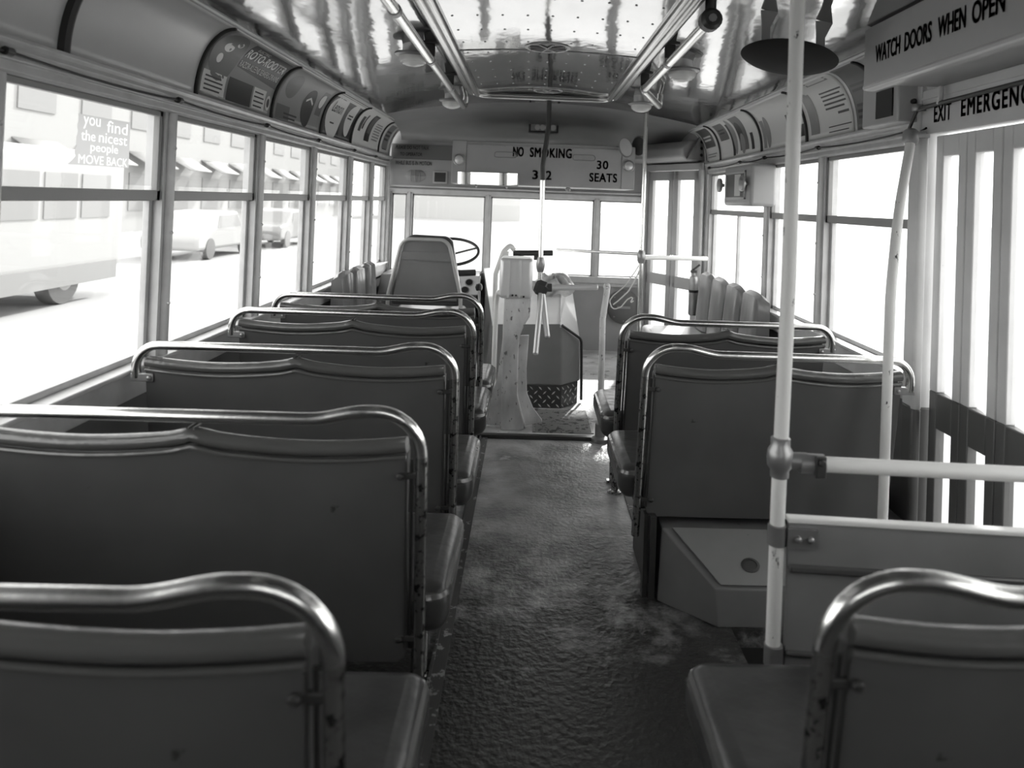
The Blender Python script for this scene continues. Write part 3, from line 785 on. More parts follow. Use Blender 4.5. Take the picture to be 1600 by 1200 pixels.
# ================================================================== FRONT HEADER
sb = empty('sign_box', (.09, 6.2, 1.48), 'long grey header box lettered no smoking, above the windscreen', 'sign')
FY = 6.0
fsign = lambda y: (lambda a, bb: V(a, y, bb))
b = MB(); b.box(-.645, .835, FY + .012, FY + .55, 1.478, 1.825); b.build('body', SIGNP, sb, world=True, bevel=.006)
for xa, xb in ((-.645, -.532), (.728, .835)):
    b = MB(); b.box(xa, xb, FY, FY + .02, 1.480, 1.822); b.build('end_panel', SIGNP, sb, world=True, bevel=.003)
b = MB(); b.box(-.528, .724, FY + .002, FY + .02, 1.484, 1.800)
for i in range(14):
    for z in (1.497, 1.79): b.lathe([(.005, 0), (.005, .003)], (-.50 + i * .092, FY + .002, z), (0, -1, 0), 6)
b.build('front_door', SIGNP, sb, world=True, bevel=.003)
for cx in (-.215, .42):
    b = MB(); b.tube(fillet([(cx - .09, FY - .001, 1.70), (cx + .09, FY - .001, 1.70), (cx + .09, FY - .001, 1.745), (cx - .09, FY - .001, 1.745)], .02, 4, closed=True), .003, 6, closed=True); b.build('finger_pull', STEEL, sb, world=True)
F0 = fsign(FY - .001)
for q_ in (('NO', (F0, .083, .075, -.155, 1.714), dict(bold=.042)),
    ('SMOKING', (F0, .335, .075, -.018, 1.714), dict(bold=.045, spacing=1.1)),
    ('3', (F0, .042, .070, .008, 1.535), dict(bold=.042)),
    ('2', (F0, .042, .070, .118, 1.535), dict(bold=.042)),
    ('30', (F0, .090, .066, .527, 1.637), dict(bold=.042, spacing=1.1)),
    ('SEATS', (F0, .222, .068, .470, 1.533), dict(bold=.042, spacing=1.1))):
    b = MB(); lettering(b, q_[0], *q_[1], **q_[2]); b.build('lettering', INK, sb, world=True, smooth=False)
for x in (-.588, .785):
    b = MB(); b.lathe([(.048, 0), (.048, .010), (.040, .016), (.036, .010)], (x, FY, 1.668), (0, -1, 0), 24); k_ = b.build('lamp_bezel', STEEL, sb, world=True)
    b = MB(); b.lathe([(.037, .009), (.03, .016), (.012, .022), (0, .023)], (x, FY, 1.668), (0, -1, 0), 20); b.build('lamp_lens', ALU, k_)
b = MB(); b.lathe([(.022, 0), (.022, .02), (.012, .03)], (.30, FY + .06, 1.462), (0, -1, 0), 12); b.build('latch', STEEL, sb, world=True)

# rear-view mirror
rv = empty('mirror', (-.34, 5.86, 1.52), 'wide rectangular rear view mirror hung below the header box', 'mirror')
mn = V(-.21, -1, -.035).normalized(); mx_ = V(0, 0, 1).cross(mn).normalized() * -1; mz = mn.cross(mx_)
if mz.z < 0: mz = -mz
b = MB(); b.obox((-.345, 5.87, 1.520), (.50, .014, .108), (mx_, mn, mz)); b.build('backing', STEEL, rv, world=True, bevel=.006)
b = MB(); b.obox(V(-.345, 5.87, 1.520) + mn * .008, (.485, .003, .096), (mx_, mn, mz)); b.build('mirror_glass', MIRROR, rv, world=True, smooth=False)
for dx in (-.09, .15):
    b = MB(); b.tube([V(-.345 + dx, 5.88, 1.47), V(-.345 + dx, 5.93, 1.455), V(-.345 + dx, 6.02, 1.478)], .008, 8); b.build('arm', DARKSTEEL, rv, world=True)

# round mirrors at the right end of the header box
def round_mirror(c, n_, r, sx, label, face, stalk):
    o = empty('mirror', c, label, 'mirror')
    b = MB(); b.lathe([(r * .3, -.03), (r * .85, -.015), (r, 0), (r, .006), (r - .006, .008)], c, n_, 28, sx); b.build('shell', STEEL, o, world=True)
    b = MB(); b.lathe([(r - .005, .0075), (r * .6, .011), (0, .013)], c, n_, 28, sx); b.build('mirror_glass', face, o, world=True)
    b = MB(); b.tube([Vector(c) - Vector(n_).normalized() * .02, stalk], .008, 8); b.build('stalk', DARKSTEEL, o, world=True)
round_mirror((.742, 5.92, 1.812), (.45, -1, .35), .085, .75, 'pale round mirror at the right top corner of the header box', PALEVINYL, (.78, 6.06, 1.83))
round_mirror((.868, 6.02, 1.835), (-.85, -.6, -.1), .085, 1.0, 'dark round mirror edge-on between header box and entrance door', DARKSTEEL, (.93, 6.16, 1.86))

# light box on the front dome
lb = empty('light_box', (.085, 6.52, 2.0), 'small framed glass light box above the no smoking header', 'light')
c0 = at(849.5, 199.5, Y=6.50)
b = MB(); b.box(c0.x - .13, c0.x + .13, 6.495, 6.60, c0.z - .042, c0.z + .042); b.build('frame', DARKSTEEL, lb, world=True, bevel=.003)
b = MB(); b.box(c0.x - .112, c0.x + .112, 6.488, 6.496, c0.z - .030, c0.z + .030); b.build('panel', STEEL, lb, world=True)
for i in range(4):
    b = MB(); b.lathe([(.026, 0), (.022, .008), (0, .012)], (c0.x - .055 + .046 * i, 6.488, c0.z), (0, -1, 0), 16); b.build('bulb', LENS, lb, world=True)

# notice plates left of the header box
np_ = empty('notice', (-1.01, 6.77, 1.72), 'two tone notice asking not to talk to operator, upper left of windscreen', 'notice')
FN = lambda a, z: V(a, 6.778, z)
b = MB(); b.box(-1.28, -.70, 6.782, 6.80, 1.700, 1.835); b.build('dark_plate', mat('notice_grey', .16, .4), np_, world=True)
b = MB(); b.box(-1.28, -.70, 6.782, 6.80, 1.600, 1.698); b.build('pale_plate', SIGNP, np_, world=True)
b = MB()
for q_ in (('PLEASE DO NOT TALK', (FN, .30, .032, -1.24, 1.788), dict(bold=.01)),
    ('TO OPERATOR', (FN, .20, .030, -1.20, 1.728), dict(bold=.01)),
    ('WHILE BUS IS IN MOTION', (FN, .33, .036, -1.24, 1.645), dict(bold=.01))):
    b = MB(); lettering(b, q_[0], *q_[1], **q_[2]); b.build('lettering', INK, np_, world=True, smooth=False)
vt = empty('vent', (-.83, 6.79, 1.53), 'small square framed grille below the operator notice', 'vent')
b = MB(); b.box(-.895, -.765, 6.775, 6.80, 1.485, 1.60); b.build('frame', COVE, vt, world=True, bevel=.003)
b = MB(); b.box(-.88, -.78, 6.77, 6.776, 1.50, 1.585)
for i in range(6): b.box(-.88, -.78, 6.765, 6.771, 1.503 + .0145 * i, 1.509 + .0145 * i)
b.build('grille', DARKSTEEL, vt, world=True)
ov = empty('fan_guard', (-1.05, 6.79, 1.545), 'oval wire guard left of the small square grille', 'fan guard')
b = MB(); b.lathe([(.062, 0), (.05, .01), (.0, .016)], (-1.055, 6.80, 1.548), (0, -1, 0), 24, 1.5); b.build('dish', SIGNP, ov, world=True)
for i, dx in enumerate((-.04, 0, .04)):
    b = MB(); b.tube([(-1.055 + dx, 6.775, 1.495), (-1.055 + dx, 6.765, 1.548), (-1.055 + dx, 6.775, 1.60)], .005, 6); b.build('wire', STEEL, ov, world=True)
b = MB(); b.tube([(-1.15, 6.775, 1.548), (-1.055, 6.76, 1.548), (-.96, 6.775, 1.548)], .004, 6); b.build('wire', STEEL, ov, world=True)

# door engine cover above the entrance door
de = empty('door_engine_cover', dp(dl / 2, .1, 1.72), 'pale box cover with drilled end bracket above the entrance door', 'cover')
b = MB(); b.prism([(-.028, 1.735), (.15, 1.735), (.19, 1.77), (.19, 1.84), (.12, 1.90), (-.028, 1.90)], lambda o_, z, d: dp(-.06 + d, o_, z), dl - .02); b.build('body', SIGNP, de, world=True, bevel=.012)
b = MB(); b.prism([(-.05, 1.74), (.17, 1.75), (.05, 1.93), (-.05, 1.97)], lambda o_, z, d: dp(dl - .06 + d, o_, z), .02); b.build('bracket', STEEL, de, world=True)
b = MB()
for k in range(3): b.lathe([(.014, 0), (.014, .004)], dp(dl - .04, .03 + .0 * k, 1.785 + .055 * k), -dd * -1, 10)
for k in range(3): b.lathe([(.014, 0), (.014, .004)], dp(dl - .062, .06, 1.785 + .05 * k), -dd, 10)
b.build('hole', BLACK, de, world=True)

# ================================================================== CEILING FITTINGS
def dome_light(x, y, label):
    zc = zceil(x)
    o = empty('dome_light', (x, y, zc), label, 'ceiling light', 'round ceiling lights')
    b = MB(); b.lathe([(.052, .004), (.052, -.035), (.060, -.045)], (x, y, zc), n=28); b.build('collar', ALU, o, world=True)
    b = MB(); b.lathe([(.060, -.04), (.088, -.046), (.088, -.054), (.070, -.062), (.062, -.06)], (x, y, zc), n=28); b.build('rim', STEEL, o, world=True)
    b = MB(); b.lathe([(.069, -.060), (.067, -.078), (.060, -.088), (.056, -.088), (.050, -.096), (.045, -.095), (.036, -.102), (.031, -.101), (.02, -.106), (0, -.107)], (x, y, zc), n=28); b.build('lens', LENS, o, world=True)
dome_light(-.575, 3.50, 'larger left ceiling light with ringed glass, beside the left handrail')
dome_light(-.565, 5.12, 'farther left ceiling light under the end of the left handrail')
dome_light(.72, 3.62, 'nearer right ceiling light, outside the right handrail')
dome_light(.71, 4.90, 'farther right ceiling light beyond the bent end of the right handrail')

def ceiling_vent(x, y, r, label):
    z = zduct(x)
    o = empty('ceiling_vent', (x, y, z), label, 'ceiling vent', 'round vents in the ceiling panel')
    b = MB(); b.lathe([(r, .002), (r, -.004), (r * .93, -.007), (r * .86, -.005), (r * .86, .002)], (x, y, z), n=32); b.build('rim', STEEL, o, world=True)
    b = MB(); b.lathe([(r * .88, -.003), (r * .88, -.001)], (x, y, z), n=28); b.build('opening', BLACK, o, world=True)
    for k in range(4):
        a = k * PI / 4 + .3
        b = MB(); b.tube([(x - r * .82 * math.cos(a), y - r * .82 * math.sin(a), z - .006), (x + r * .82 * math.cos(a), y + r * .82 * math.sin(a), z - .006)], .005, 6); b.build('bar', STEEL, o, world=True)
    b = MB(); b.lathe([(r * .22, -.004), (r * .2, -.007), (0, -.008)], (x, y, z), n=16); b.build('boss', STEEL, o, world=True)
ceiling_vent(.052, 3.38, .105, 'nearer round spoked vent in the raised ceiling panel')
ceiling_vent(.085, 4.70, .095, 'farther round spoked vent at the front edge of the ceiling panel')

def handrail(label, path, r, brackets, collars, name='ceiling_handrail'):
    o = empty(name, path[0], label, 'handrail')
    b = MB(); b.tube(path, r, 14); b.build('tube', CHROME, o, world=True)
    for (x, y, z) in brackets:
        zc = zceil(x)
        b = MB(); b.box(x - .024, x + .024, y - .006, y + .006, z + .015, zc - .004); b.box(x - .042, x + .042, y - .02, y + .02, zc - .010, zc + .002)
        b.build('bracket', DARKSTEEL, o, world=True, bevel=.003)
    for (x, y, z) in collars:
        b = MB(); b.tube([(x, y - .02, z), (x, y + .02, z)], r * 1.16, 14); b.build('collar', STEEL, o, world=True)
RZ = 2.005
handrail('long left ceiling handrail of polished tube on bracket plates', fillet([(-.497, .4, RZ), (-.494, 5.22, RZ), (-.49, 5.30, RZ + .02), (-.49, 5.33, zceil(-.49))], .03), .0205,
         [(-.497, y, RZ) for y in (1.65, 3.49, 4.35)], [(-.496, y, RZ) for y in (2.59, 3.51, 4.37)])
handrail('right ceiling handrail with bent far end', fillet([(.597, 2.55, RZ), (.604, 4.09, RZ - .01), (.79, 4.66, RZ - .02), (.80, 4.70, zceil(.80))], .04), .0205,
         [(.599, 3.30, RZ), (.604, 4.06, RZ - .008)], [(.599, 3.32, RZ - .003), (.604, 4.05, RZ - .009)])
hb = empty('handrail_hanger', (.597, 2.54, RZ), 'dark round hanger fitting at the near end of the right ceiling handrail', 'hanger')
b = MB(); b.lathe([(.026, -.035), (.038, -.022), (.038, .022), (.026, .035)], (.597, 2.54, RZ), (0, 1, 0), 16); b.build('socket', DARKSTEEL, hb, world=True)
b = MB(); b.tube([(.597, 2.54, RZ + .03), (.597, 2.54, zceil(.597))], .02, 12); b.build('stem', DARKSTEEL, hb, world=True)
b = MB(); b.lathe([(.014, -.042), (.014, -.035)], (.597, 2.54, RZ), (0, 1, 0), 8); b.build('bolt', STEEL, hb, world=True)

# dark disc below the ceiling at the rear door
od = empty('ceiling_disc', (.90, 2.62, 1.9), 'dark round disc hung on two straps below the ceiling behind the white pole', 'disc')
dnv = V(.17, .13, 1).normalized(); dc = V(.895, 2.60, 1.895)
b = MB(); b.lathe([(0, -.018), (.10, -.015), (.155, -.004), (.168, .004), (.160, .010), (.0, .014)], dc, dnv, 40); b.build('disc', mat('disc_black', .02, .8, 0, .2), od, world=True)
du = dnv.cross(V(0, 1, 0)).normalized()
for k in (-.085, .115):
    c = dc + V(1, 0, -.17).normalized() * k + V(0, .0, .012)
    zt = zceil(c.x) - c.z
    b = MB(); b.prism([(-.016, -.004), (.016, -.004), (.016, zt - .06), (.045, zt), (-.02, zt), (-.016, zt - .05)], lambda a, z, d: c + V(a, d, z), .008); b.build('strap', SIGNP, od, world=True, bevel=.002)

# ================================================================== RIGHT SIDE FITTINGS
# destination roller box
rb = empty('roller_box', (1.36, 4.6, 1.38), 'grey roller sign box with two round knobs on right upper sash', 'sign box')
b = MB(); b.box(1.29, 1.445, 4.33, 4.93, 1.375, 1.628); b.build('box', SIGNP, rb, world=True, bevel=.02, seg=3)
b = MB(); b.box(1.282, 1.292, 4.43, 4.87, 1.415, 1.43); b.box(1.282, 1.292, 4.43, 4.87, 1.575, 1.59); b.box(1.282, 1.292, 4.43, 4.445, 1.415, 1.59); b.box(1.282, 1.292, 4.855, 4.87, 1.415, 1.59)
b.build('window_frame', COVE, rb, world=True, bevel=.002)
b = MB(); b.box(1.287, 1.291, 4.445, 4.855, 1.43, 1.575); b.build('roller_blind', PAPERM, rb, world=True)
b = MB(); b.box(1.284, 1.288, 4.53, 4.66, 1.435, 1.57); b.build('pale_label', PAPER, rb, world=True)
for y in (4.92, 4.395):
    b = MB(); b.lathe([(.012, 0), (.012, .02), (.045, .022), (.048, .03), (.045, .04), (.02, .045)], (1.288, y, 1.508), (-1, 0, 0), 20); b.build('knob', STEEL, rb, world=True)

# signal light box by the rear door header
sg = empty('signal_box', (1.37, 2.83, 1.7), 'small white box with dark slot beside the rear door letter board', 'box')
b = MB(); b.box(1.335, 1.443, 2.685, 2.98, 1.70, 1.90); b.build('box', COVE, sg, world=True, bevel=.006)
b = MB(); b.box(1.329, 1.337, 2.72, 2.85, 1.725, 1.83); b.build('slot', BLACK, sg, world=True)
b = MB(); b.lathe([(.01, 0), (.01, .012), (.005, .016)], (1.39, 2.685, 1.775), (0, -1, 0), 10); b.build('screw', BLACK, sg, world=True)

# watch doors cover
wd = empty('door_engine_cover', (1.28, 2.1, 1.79), 'long grey box lettered watch doors, above the rear door', 'sign')
b = MB(); b.prism([(1.15, 1.80), (1.16, 1.785), (1.19, 1.785), (1.19, 1.81), (1.443, 1.81), (1.443, 1.975), (1.15, 2.002)], lambda a, z, d: V(a, 1.30 + d, z), 1.265); b.build('body', SIGNP, wd, world=True, bevel=.004)
b = MB(); b.tube([(1.158, 1.30, 1.797), (1.158, 2.565, 1.797)], .011, 8); b.build('lip', COVE, wd, world=True)
FW = lambda a, z: V(1.1485, 2.475 - a, z)
for q_ in (('WATCH', (FW, .165, .058, 0, 1.868), dict(bold=.04)),
    ('DOORS', (FW, .155, .058, .195, 1.868), dict(bold=.04)),
    ('WHEN', (FW, .135, .058, .385, 1.868), dict(bold=.04)),
    ('OPEN', (FW, .135, .058, .550, 1.868), dict(bold=.04))):
    b = MB(); lettering(b, q_[0], *q_[1], **q_[2]); b.build('lettering', INK, wd, world=True, smooth=False)

# exit letter board
eb = empty('exit_board', (1.42, 2.1, 1.66), 'pale chipped letter board reading exit above rear door leaves', 'sign')
b = MB(); b.box(1.412, 1.50, 1.60, 2.66, 1.655, 1.81); b.build('board', DOORP, eb, world=True, bevel=.004)
b = MB(); b.box(1.400, 1.415, 1.60, 2.66, 1.648, 1.664); b.box(1.406, 1.415, 1.60, 2.66, 1.775, 1.783); b.build('moulding', DOORP, eb, world=True)
FE = lambda a, z: V(1.4105, 2.575 - a, z)
for q_ in (('EXIT', (FE, .105, .058, 0, 1.688), dict(bold=.035, spacing=1.1)),
    ('EMERGENCY', (FE, .38, .058, .165, 1.690), dict(bold=.045, spacing=1.2))):
    b = MB(); lettering(b, q_[0], *q_[1], **q_[2]); b.build('lettering', INK, eb, world=True, smooth=False)
ro = empty('door_rod', (1.39, 2.62, 1.745), 'thin dark door rod crossing the exit letter board', 'rod')
b = MB(); b.tube([(1.385, 2.64, 1.742), (1.385, 1.62, 1.752)], .008, 8); b.tube([(1.385, 2.64, 1.742), (1.375, 2.70, 1.645)], .006, 8); b.build('rod', DARKSTEEL, ro, world=True)
b = MB(); b.lathe([(.018, -.012), (.022, 0), (.018, .012)], (1.385, 2.64, 1.745), n=12); b.box(1.385, 1.412, 2.63, 2.65, 1.735, 1.755); b.build('pivot', STEEL, ro, world=True)
b = MB(); b.tube(fillet([(1.392, 2.50, 1.80), (1.385, 2.49, 1.765), (1.385, 2.50, 1.742)], .01), .010, 8); b.build('link', DOORP, ro, world=True)

# white bent stanchion at the rear door post
st = empty('stanchion', (1.205, 2.42, 0), 'white bent stanchion beside the rear door post, top curving to header', 'pole')
b = MB(); b.tube(fillet([(1.20, 2.435, .135), (1.205, 2.435, 1.10), (1.245, 2.48, 1.36), (1.345, 2.61, 1.60), (1.36, 2.63, 1.66)], .5, 10), .0165, 14); b.build('tube', WHITECHIP, st, world=True)
b = MB(); b.lathe([(.022, -.025), (.027, -.015), (.027, .02), (.018, .03)], (1.352, 2.62, 1.635), (.2, .3, 1), 14); b.box(1.352, 1.412, 2.60, 2.66, 1.635, 1.655); b.build('top_socket', STEEL, st, world=True)

# white pole with clamps
PX, PY = .594, 1.70
wp = empty('stanchion', (PX, PY, 0), 'white pole with steel clamps in the right foreground, floor to ceiling', 'pole')
def pp(z): return V(PX + (.008 if z > 1.2 else .0) - .004 * (z < .3), PY, z)
b = MB(); b.tube(fillet([(PX - .004, PY, 0), (PX, PY, .7), (PX + .008, PY, 1.2), (PX + .008, PY, zceil(PX))], .8, 8), .0168, 16); b.build('tube', WHITECHIP, wp, world=True)
zT = at(1216, 715, Y=PY).z; z2 = at(1215, 835, Y=PY).z; z3 = at(1209, 1022, Y=PY).z
b = MB(); b.lathe([(.0175, -.045), (.021, -.043), (.021, -.028), (.028, -.018), (.030, 0), (.028, .018), (.022, .028), (.022, .045), (.0175, .047)], (PX + .001, PY, zT), n=20)
b.tube([(PX, PY - .002, zT - .004), (PX + .062, PY - .005, zT - .006)], [.018, .020], 12); b.build('tee_clamp', STEEL, wp, world=True)
for z in (z2, z3):
    b = MB(); b.lathe([(.0172, -.024), (.0212, -.022), (.0212, .022), (.0172, .024)], (PX, PY, z), n=20); b.build('collar', STEEL, wp, world=True)

# partition behind the white pole
pt = empty('partition', (1.03, 1.66, 0), 'low dark grey partition panel under the white crossbar', 'partition')
def qy(x): return PY - (x - PX) * .085
def qp(a, o_, z): return V(a, qy(a) + o_, z)
zp0 = at(1230, 808, Y=1.69).z; X1 = 1.425
def pbox(mb, a0, a1, o0, o1, z0, z1):
    vs = [qp(x, o, z) for z in (z0, z1) for o in (o0, o1) for x in (a0, a1)]
    mb.add(vs, [(0, 2, 3, 1), (4, 5, 7, 6), (0, 1, 5, 4), (2, 6, 7, 3), (0, 4, 6, 2), (1, 3, 7, 5)])
b = MB(); pbox(b, PX + .024, X1, -.008, .008, .004, zp0 - .008); b.build('panel', mat('partition_paint', .27, .35, 0, .5, wear=(.10, .68, 10), var=.15), pt, world=True)
b = MB(); pbox(b, PX + .02, X1, -.014, .014, zp0 - .012, zp0); b.build('top_lip', WHITE, pt, world=True, bevel=.003)
b = MB()
for z, h in ((zp0 - .105, .018), (zp0 - .30, .012)):
    pbox(b, PX + .024, X1, -.018, .0, z - h, z)
b.build('ridge', PANEL, pt, world=True, bevel=.005)
b = MB(); pbox(b, PX + .018, PX + .085, -.020, -.008, z2 - .022, z2 + .022)
for x in (.04, .068): b.lathe([(.008, 0), (.008, .006), (.004, .009)], qp(PX + x, -.020, z2), (0, -1, 0), 8)
b.build('bracket', STEEL, pt, world=True)
cb = empty('crossbar', (1.03, 1.66, zT), 'white tube crossbar with clamp, from white pole to door side', 'rail')
zb = zT - .010
b = MB(); b.tube([qp(PX + .058, 0, zb), qp(X1 + .016, 0, zb + .004)], .0175, 16); b.build('tube', WHITE, cb, world=True)
b = MB()
b.tube([qp(PX + .045, 0, zb), qp(PX + .10, 0, zb)], .0225, 14); b.build('sleeve', STEEL, cb, world=True)
b = MB(); b.obox(qp(PX + .085, -.02, zb), (.025, .012, .05)); b.lathe([(.009, 0), (.009, .01)], qp(PX + .085, -.026, zb + .012), (0, -1, 0), 8); b.build('clamp_bolt', DARKSTEEL, cb, world=True, bevel=.003)

# wheel box below the right bench
wb = empty('wheel_box', (.95, 2.5, 0), 'low grey wheel box with sloped lid under the right bench', 'box')
v_ = [(.485, 2.56, .0), (.655, 2.405, .0), (1.40, 2.405, .0), (1.40, 3.0, .0), (.485, 3.0, 0), (.495, 2.57, .245), (.645, 2.415, .118), (1.40, 2.415, .118), (1.40, 2.57, .245), (1.40, 3.0, .245), (.495, 3.0, .245)]
b = MB(); b.add(v_, [(0, 1, 6, 5), (1, 2, 7, 6), (2, 3, 9, 8, 7), (3, 4, 10, 9), (4, 0, 5, 10), (5, 8, 9, 10), (5, 6, 7, 8), (4, 3, 2, 1, 0)])
b.build('box', mat('wheel_box_paint', .17, .35, 0, .5, wear=(.05, .66, 12), var=.15), wb, world=True, smooth=False, bevel=.004)
b = MB(); nl = V(0, -.127, .155).normalized(); b.add([V(.53, 2.565, .247) + nl * .001, V(.665, 2.42, .128) + nl * .001, V(1.39, 2.42, .128) + nl * .001, V(1.39, 2.565, .247) + nl * .001] + [V(.53, 2.565, .247) + nl * .006, V(.665, 2.42, .128) + nl * .006, V(1.39, 2.42, .128) + nl * .006, V(1.39, 2.565, .247) + nl * .006],
      [(0, 1, 2, 3), (7, 6, 5, 4), (0, 4, 5, 1), (1, 5, 6, 2), (2, 6, 7, 3), (3, 7, 4, 0)]); b.build('lid', mat('lid_paint', .22, .33, 0, .5, wear=(.05, .66, 16), var=.12), wb, world=True, smooth=False)
b = MB(); b.lathe([(.024, .006), (.024, .010), (.017, .011), (.017, .008)], V(.775, 2.47, .168), nl, 20, 1.3); b.build('lid_pull', DARKSTEEL, wb, world=True)
b = MB(); b.box(.455, .475, 2.56, 2.95, 0, .285); b.box(.435, .45, 2.58, 2.62, 0, .285); b.build('support', DARKSTEEL, wb, world=True)

# bell cords along the letter boards
for side, y0, y1, ys, lbl in ((-1, .3, 6.6, LM[1:-1], 'bell cord sagging along the left letter board above windows'), (1, 2.62, 5.9, [2.74, 3.63, 4.47, 5.0, 5.86], 'bell cord strung along the right letter board above windows')):
    X = WL if side < 0 else WR; s = -side
    ys = [y for y in ys if y0 < y < y1]
    o = empty('bell_cord', (X + s * .03, y0, 1.66), lbl, 'cord')
    pts = []
    stops = [y0] + list(ys) + [y1]
    for a, c in zip(stops[:-1], stops[1:]):
        for q in range(6): pts.append(V(X + s * .034, a + (c - a) * q / 6, 1.672 - .010 * math.sin(PI * q / 6)))
    pts.append(V(X + s * .034, y1, 1.672))
    b = MB(); b.tube(pts, .0038, 6); b.build('cord', INK, o, world=True)
    for y in ys:
        b = MB(); b.tube([(X + s * .015, y, 1.672), (X + s * .034, y, 1.672)], .006, 8); b.lathe([(.011, -.012), (.011, .012)], (X + s * .034, y, 1.672), (0, 1, 0), 10); b.build('eyelet', DARKSTEEL, o, world=True)

# floor strips along the bench feet
b = MB(); b.box(-.235, -.195, .3, 4.24, 0, .008); b.box(-.240, -.232, .3, 4.24, 0, .016)
struct('trim_60', b, mat('strip_rubber', .07, .5, wear=(.35, .58, 20)))
b = MB(); b.box(.485, .52, 2.62, 4.24, 0, .008)
struct('trim_61', b, mat('strip_rubber_b', .07, .5, wear=(.35, .58, 20)))

# ================================================================== ADVERTISING CARDS
ARC = .325
def card(side, y0, y1, label, base, parts):
    """parts: list of (name, material, builder(mb, fn, w)) ; fn(a, b, off) with a along the reading direction, b up"""
    o = None; w_ = y1 - y0
    def fn(a, bb, off=.0065):
        y = y0 + a if side < 0 else y1 - a
        return cove_pt(side, y, max(0, min(1, bb / ARC)), off)
    o = empty('advertising_card', cove_pt(side, (y0 + y1) / 2, .05, .004), label, 'advertising card', 'advertising cards above the %s windows' % ('left' if side < 0 else 'right'))
    b = MB(); b.grid(lambda u, v: fn(.012 + (w_ - .024) * u, .008 + (ARC - .02) * v, .005), 16, 14)
    b.build('sheet', base, o, world=True, solid=.0015)
    for nm, mt, bld in parts:
        for q in (bld if isinstance(bld, tuple) else (bld,)):
            b = MB(); q(b, fn, w_); b.build(nm, mt, o, world=True, smooth=True)
    return o
def patch(a0, a1, b0, b1, off=.0068, b0r=None, b1r=None):
    def f(mb, fn, w_):
        def g(u, v):
            lo = b0 + ((b0r if b0r is not None else b0) - b0) * u; hi = b1 + ((b1r if b1r is not None else b1) - b1) * u
            return fn((a0 + (a1 - a0) * u) * w_, (lo + (hi - lo) * v) * ARC, off)
        mb.grid(g, 10, 10)
    return f
def oval(a, bb, ra, rb, off=.0070):
    def f(mb, fn, w_):
        mb.grid(lambda u, v: fn((a + ra * v * math.cos(2 * PI * u)) * w_, (bb + rb * v * math.sin(2 * PI * u)) * ARC, off), 28, 4)
    return f
def lines(a0, a1, b0, b1, n_, off=.0076, frac=.5):
    def f(mb, fn, w_):
        st_ = (b1 - b0) / n_
        for i in range(n_):
            e_ = a1 - (a1 - a0) * (.0 if i % 3 else .12)
            patch(a0, e_, b0 + st_ * i, b0 + st_ * (i + frac), off)(mb, fn, w_)
    return f
def words(s, a0, b0, wd_, ht, off=.0078, bold=.0):
    def f(mb, fn, w_): lettering(mb, s, lambda a, bb: fn(a, bb, off), wd_ * w_, ht * ARC, a0 * w_, b0 * ARC, bold)
    return f
def multi(*fs):
    return fs
card(-1, 2.87, 3.675, 'grey advertising card with slanted dark banner for electric sewer and drain cleaning', PAPERG, [
    ('picture', PAPERM, oval(.19, .55, .16, .36)), ('picture_highlight', PALEINK, multi(oval(.17, .62, .05, .07, .0075), oval(.25, .72, .03, .05, .0075), oval(.14, .45, .03, .06, .0075))),
    ('banner', PAPERD, patch(.36, .97, .44, .88, .0070, .36, .86)),
    ('banner_lettering', PALEINK, multi(words('ELECTRIC', .44, .775, .17, .055, bold=.01), words('ROTO-ROOTER', .375, .60, .575, .15, bold=.03), words('RAZOR-KLEENS SEWERS-DRAINS', .375, .455, .575, .085, bold=.01))),
    ('label', PAPER, multi(patch(.03, .30, .06, .28, .0072), patch(.68, .87, .06, .30, .0072))),
    ('small_print', INK, multi(lines(.06, .27, .085, .26, 4, frac=.4), lines(.70, .85, .08, .29, 4, frac=.35))),
    ('inset_picture', PAPERD, patch(.33, .66, .05, .30, .0070)), ('emblem', PAPER, oval(.925, .17, .035, .09)), ('emblem_mark', INK, multi(oval(.925, .17, .022, .055, .0076)))])
card(-1, 3.685, 4.525, 'dark advertising card with a round dark picture, second from the near end', PAPERG, [
    ('picture', PAPERM, multi(oval(.22, .55, .12, .22), patch(.06, .30, .04, .22))), ('round_picture', PAPERD, oval(.62, .33, .12, .30)), ('picture_highlight', PALEINK, multi(patch(.55, .62, .38, .42, .0078, .44, .48), patch(.62, .70, .44, .48, .0078, .36, .40))),
    ('bottle', PAPERM, patch(.80, .93, .25, .70)), ('bottle_label', PALEINK, oval(.865, .5, .05, .13, .0076)), ('small_print', PAPERD, lines(.2, .45, .06, .16, 2))])
card(-1, 4.535, 5.288, 'advertising card with pale drop shapes on black, third along the left wall', PAPERD, [
    ('pale_shape', PAPER, multi(oval(.30, .42, .24, .44), oval(.78, .45, .13, .36), patch(.0 + .03, .97, .76, .97))),
    ('lettering', INK, multi(words('Lemon', .16, .42, .30, .22, bold=.01), lines(.17, .42, .74, .80, 1), lines(.22, .36, .22, .27, 1), lines(.70, .86, .40, .52, 2))), ('picture', PAPERM, patch(.54, .66, .06, .62))])
card(-1, 5.298, 6.235, 'white advertising card with dark tall panel and lines of print', PAPER, [
    ('dark_panel', PAPERD, patch(.40, .58, .14, .80)), ('panel_picture', PAPERM, patch(.43, .55, .30, .74, .0076)), ('lettering', INK, multi(patch(.14, .22, .28, .62), patch(.24, .28, .34, .70))), ('small_print', PAPERG, lines(.66, .92, .20, .62, 7))])
card(-1, 6.245, 6.70, 'last small advertising card on the left, dark block on shiny white', PAPER, [
    ('dark_panel', PAPERG, patch(.25, .75, .12, .78)), ('small_print', PAPERD, multi(lines(.30, .70, .30, .60, 3), patch(.3, .7, .10, .18)))])
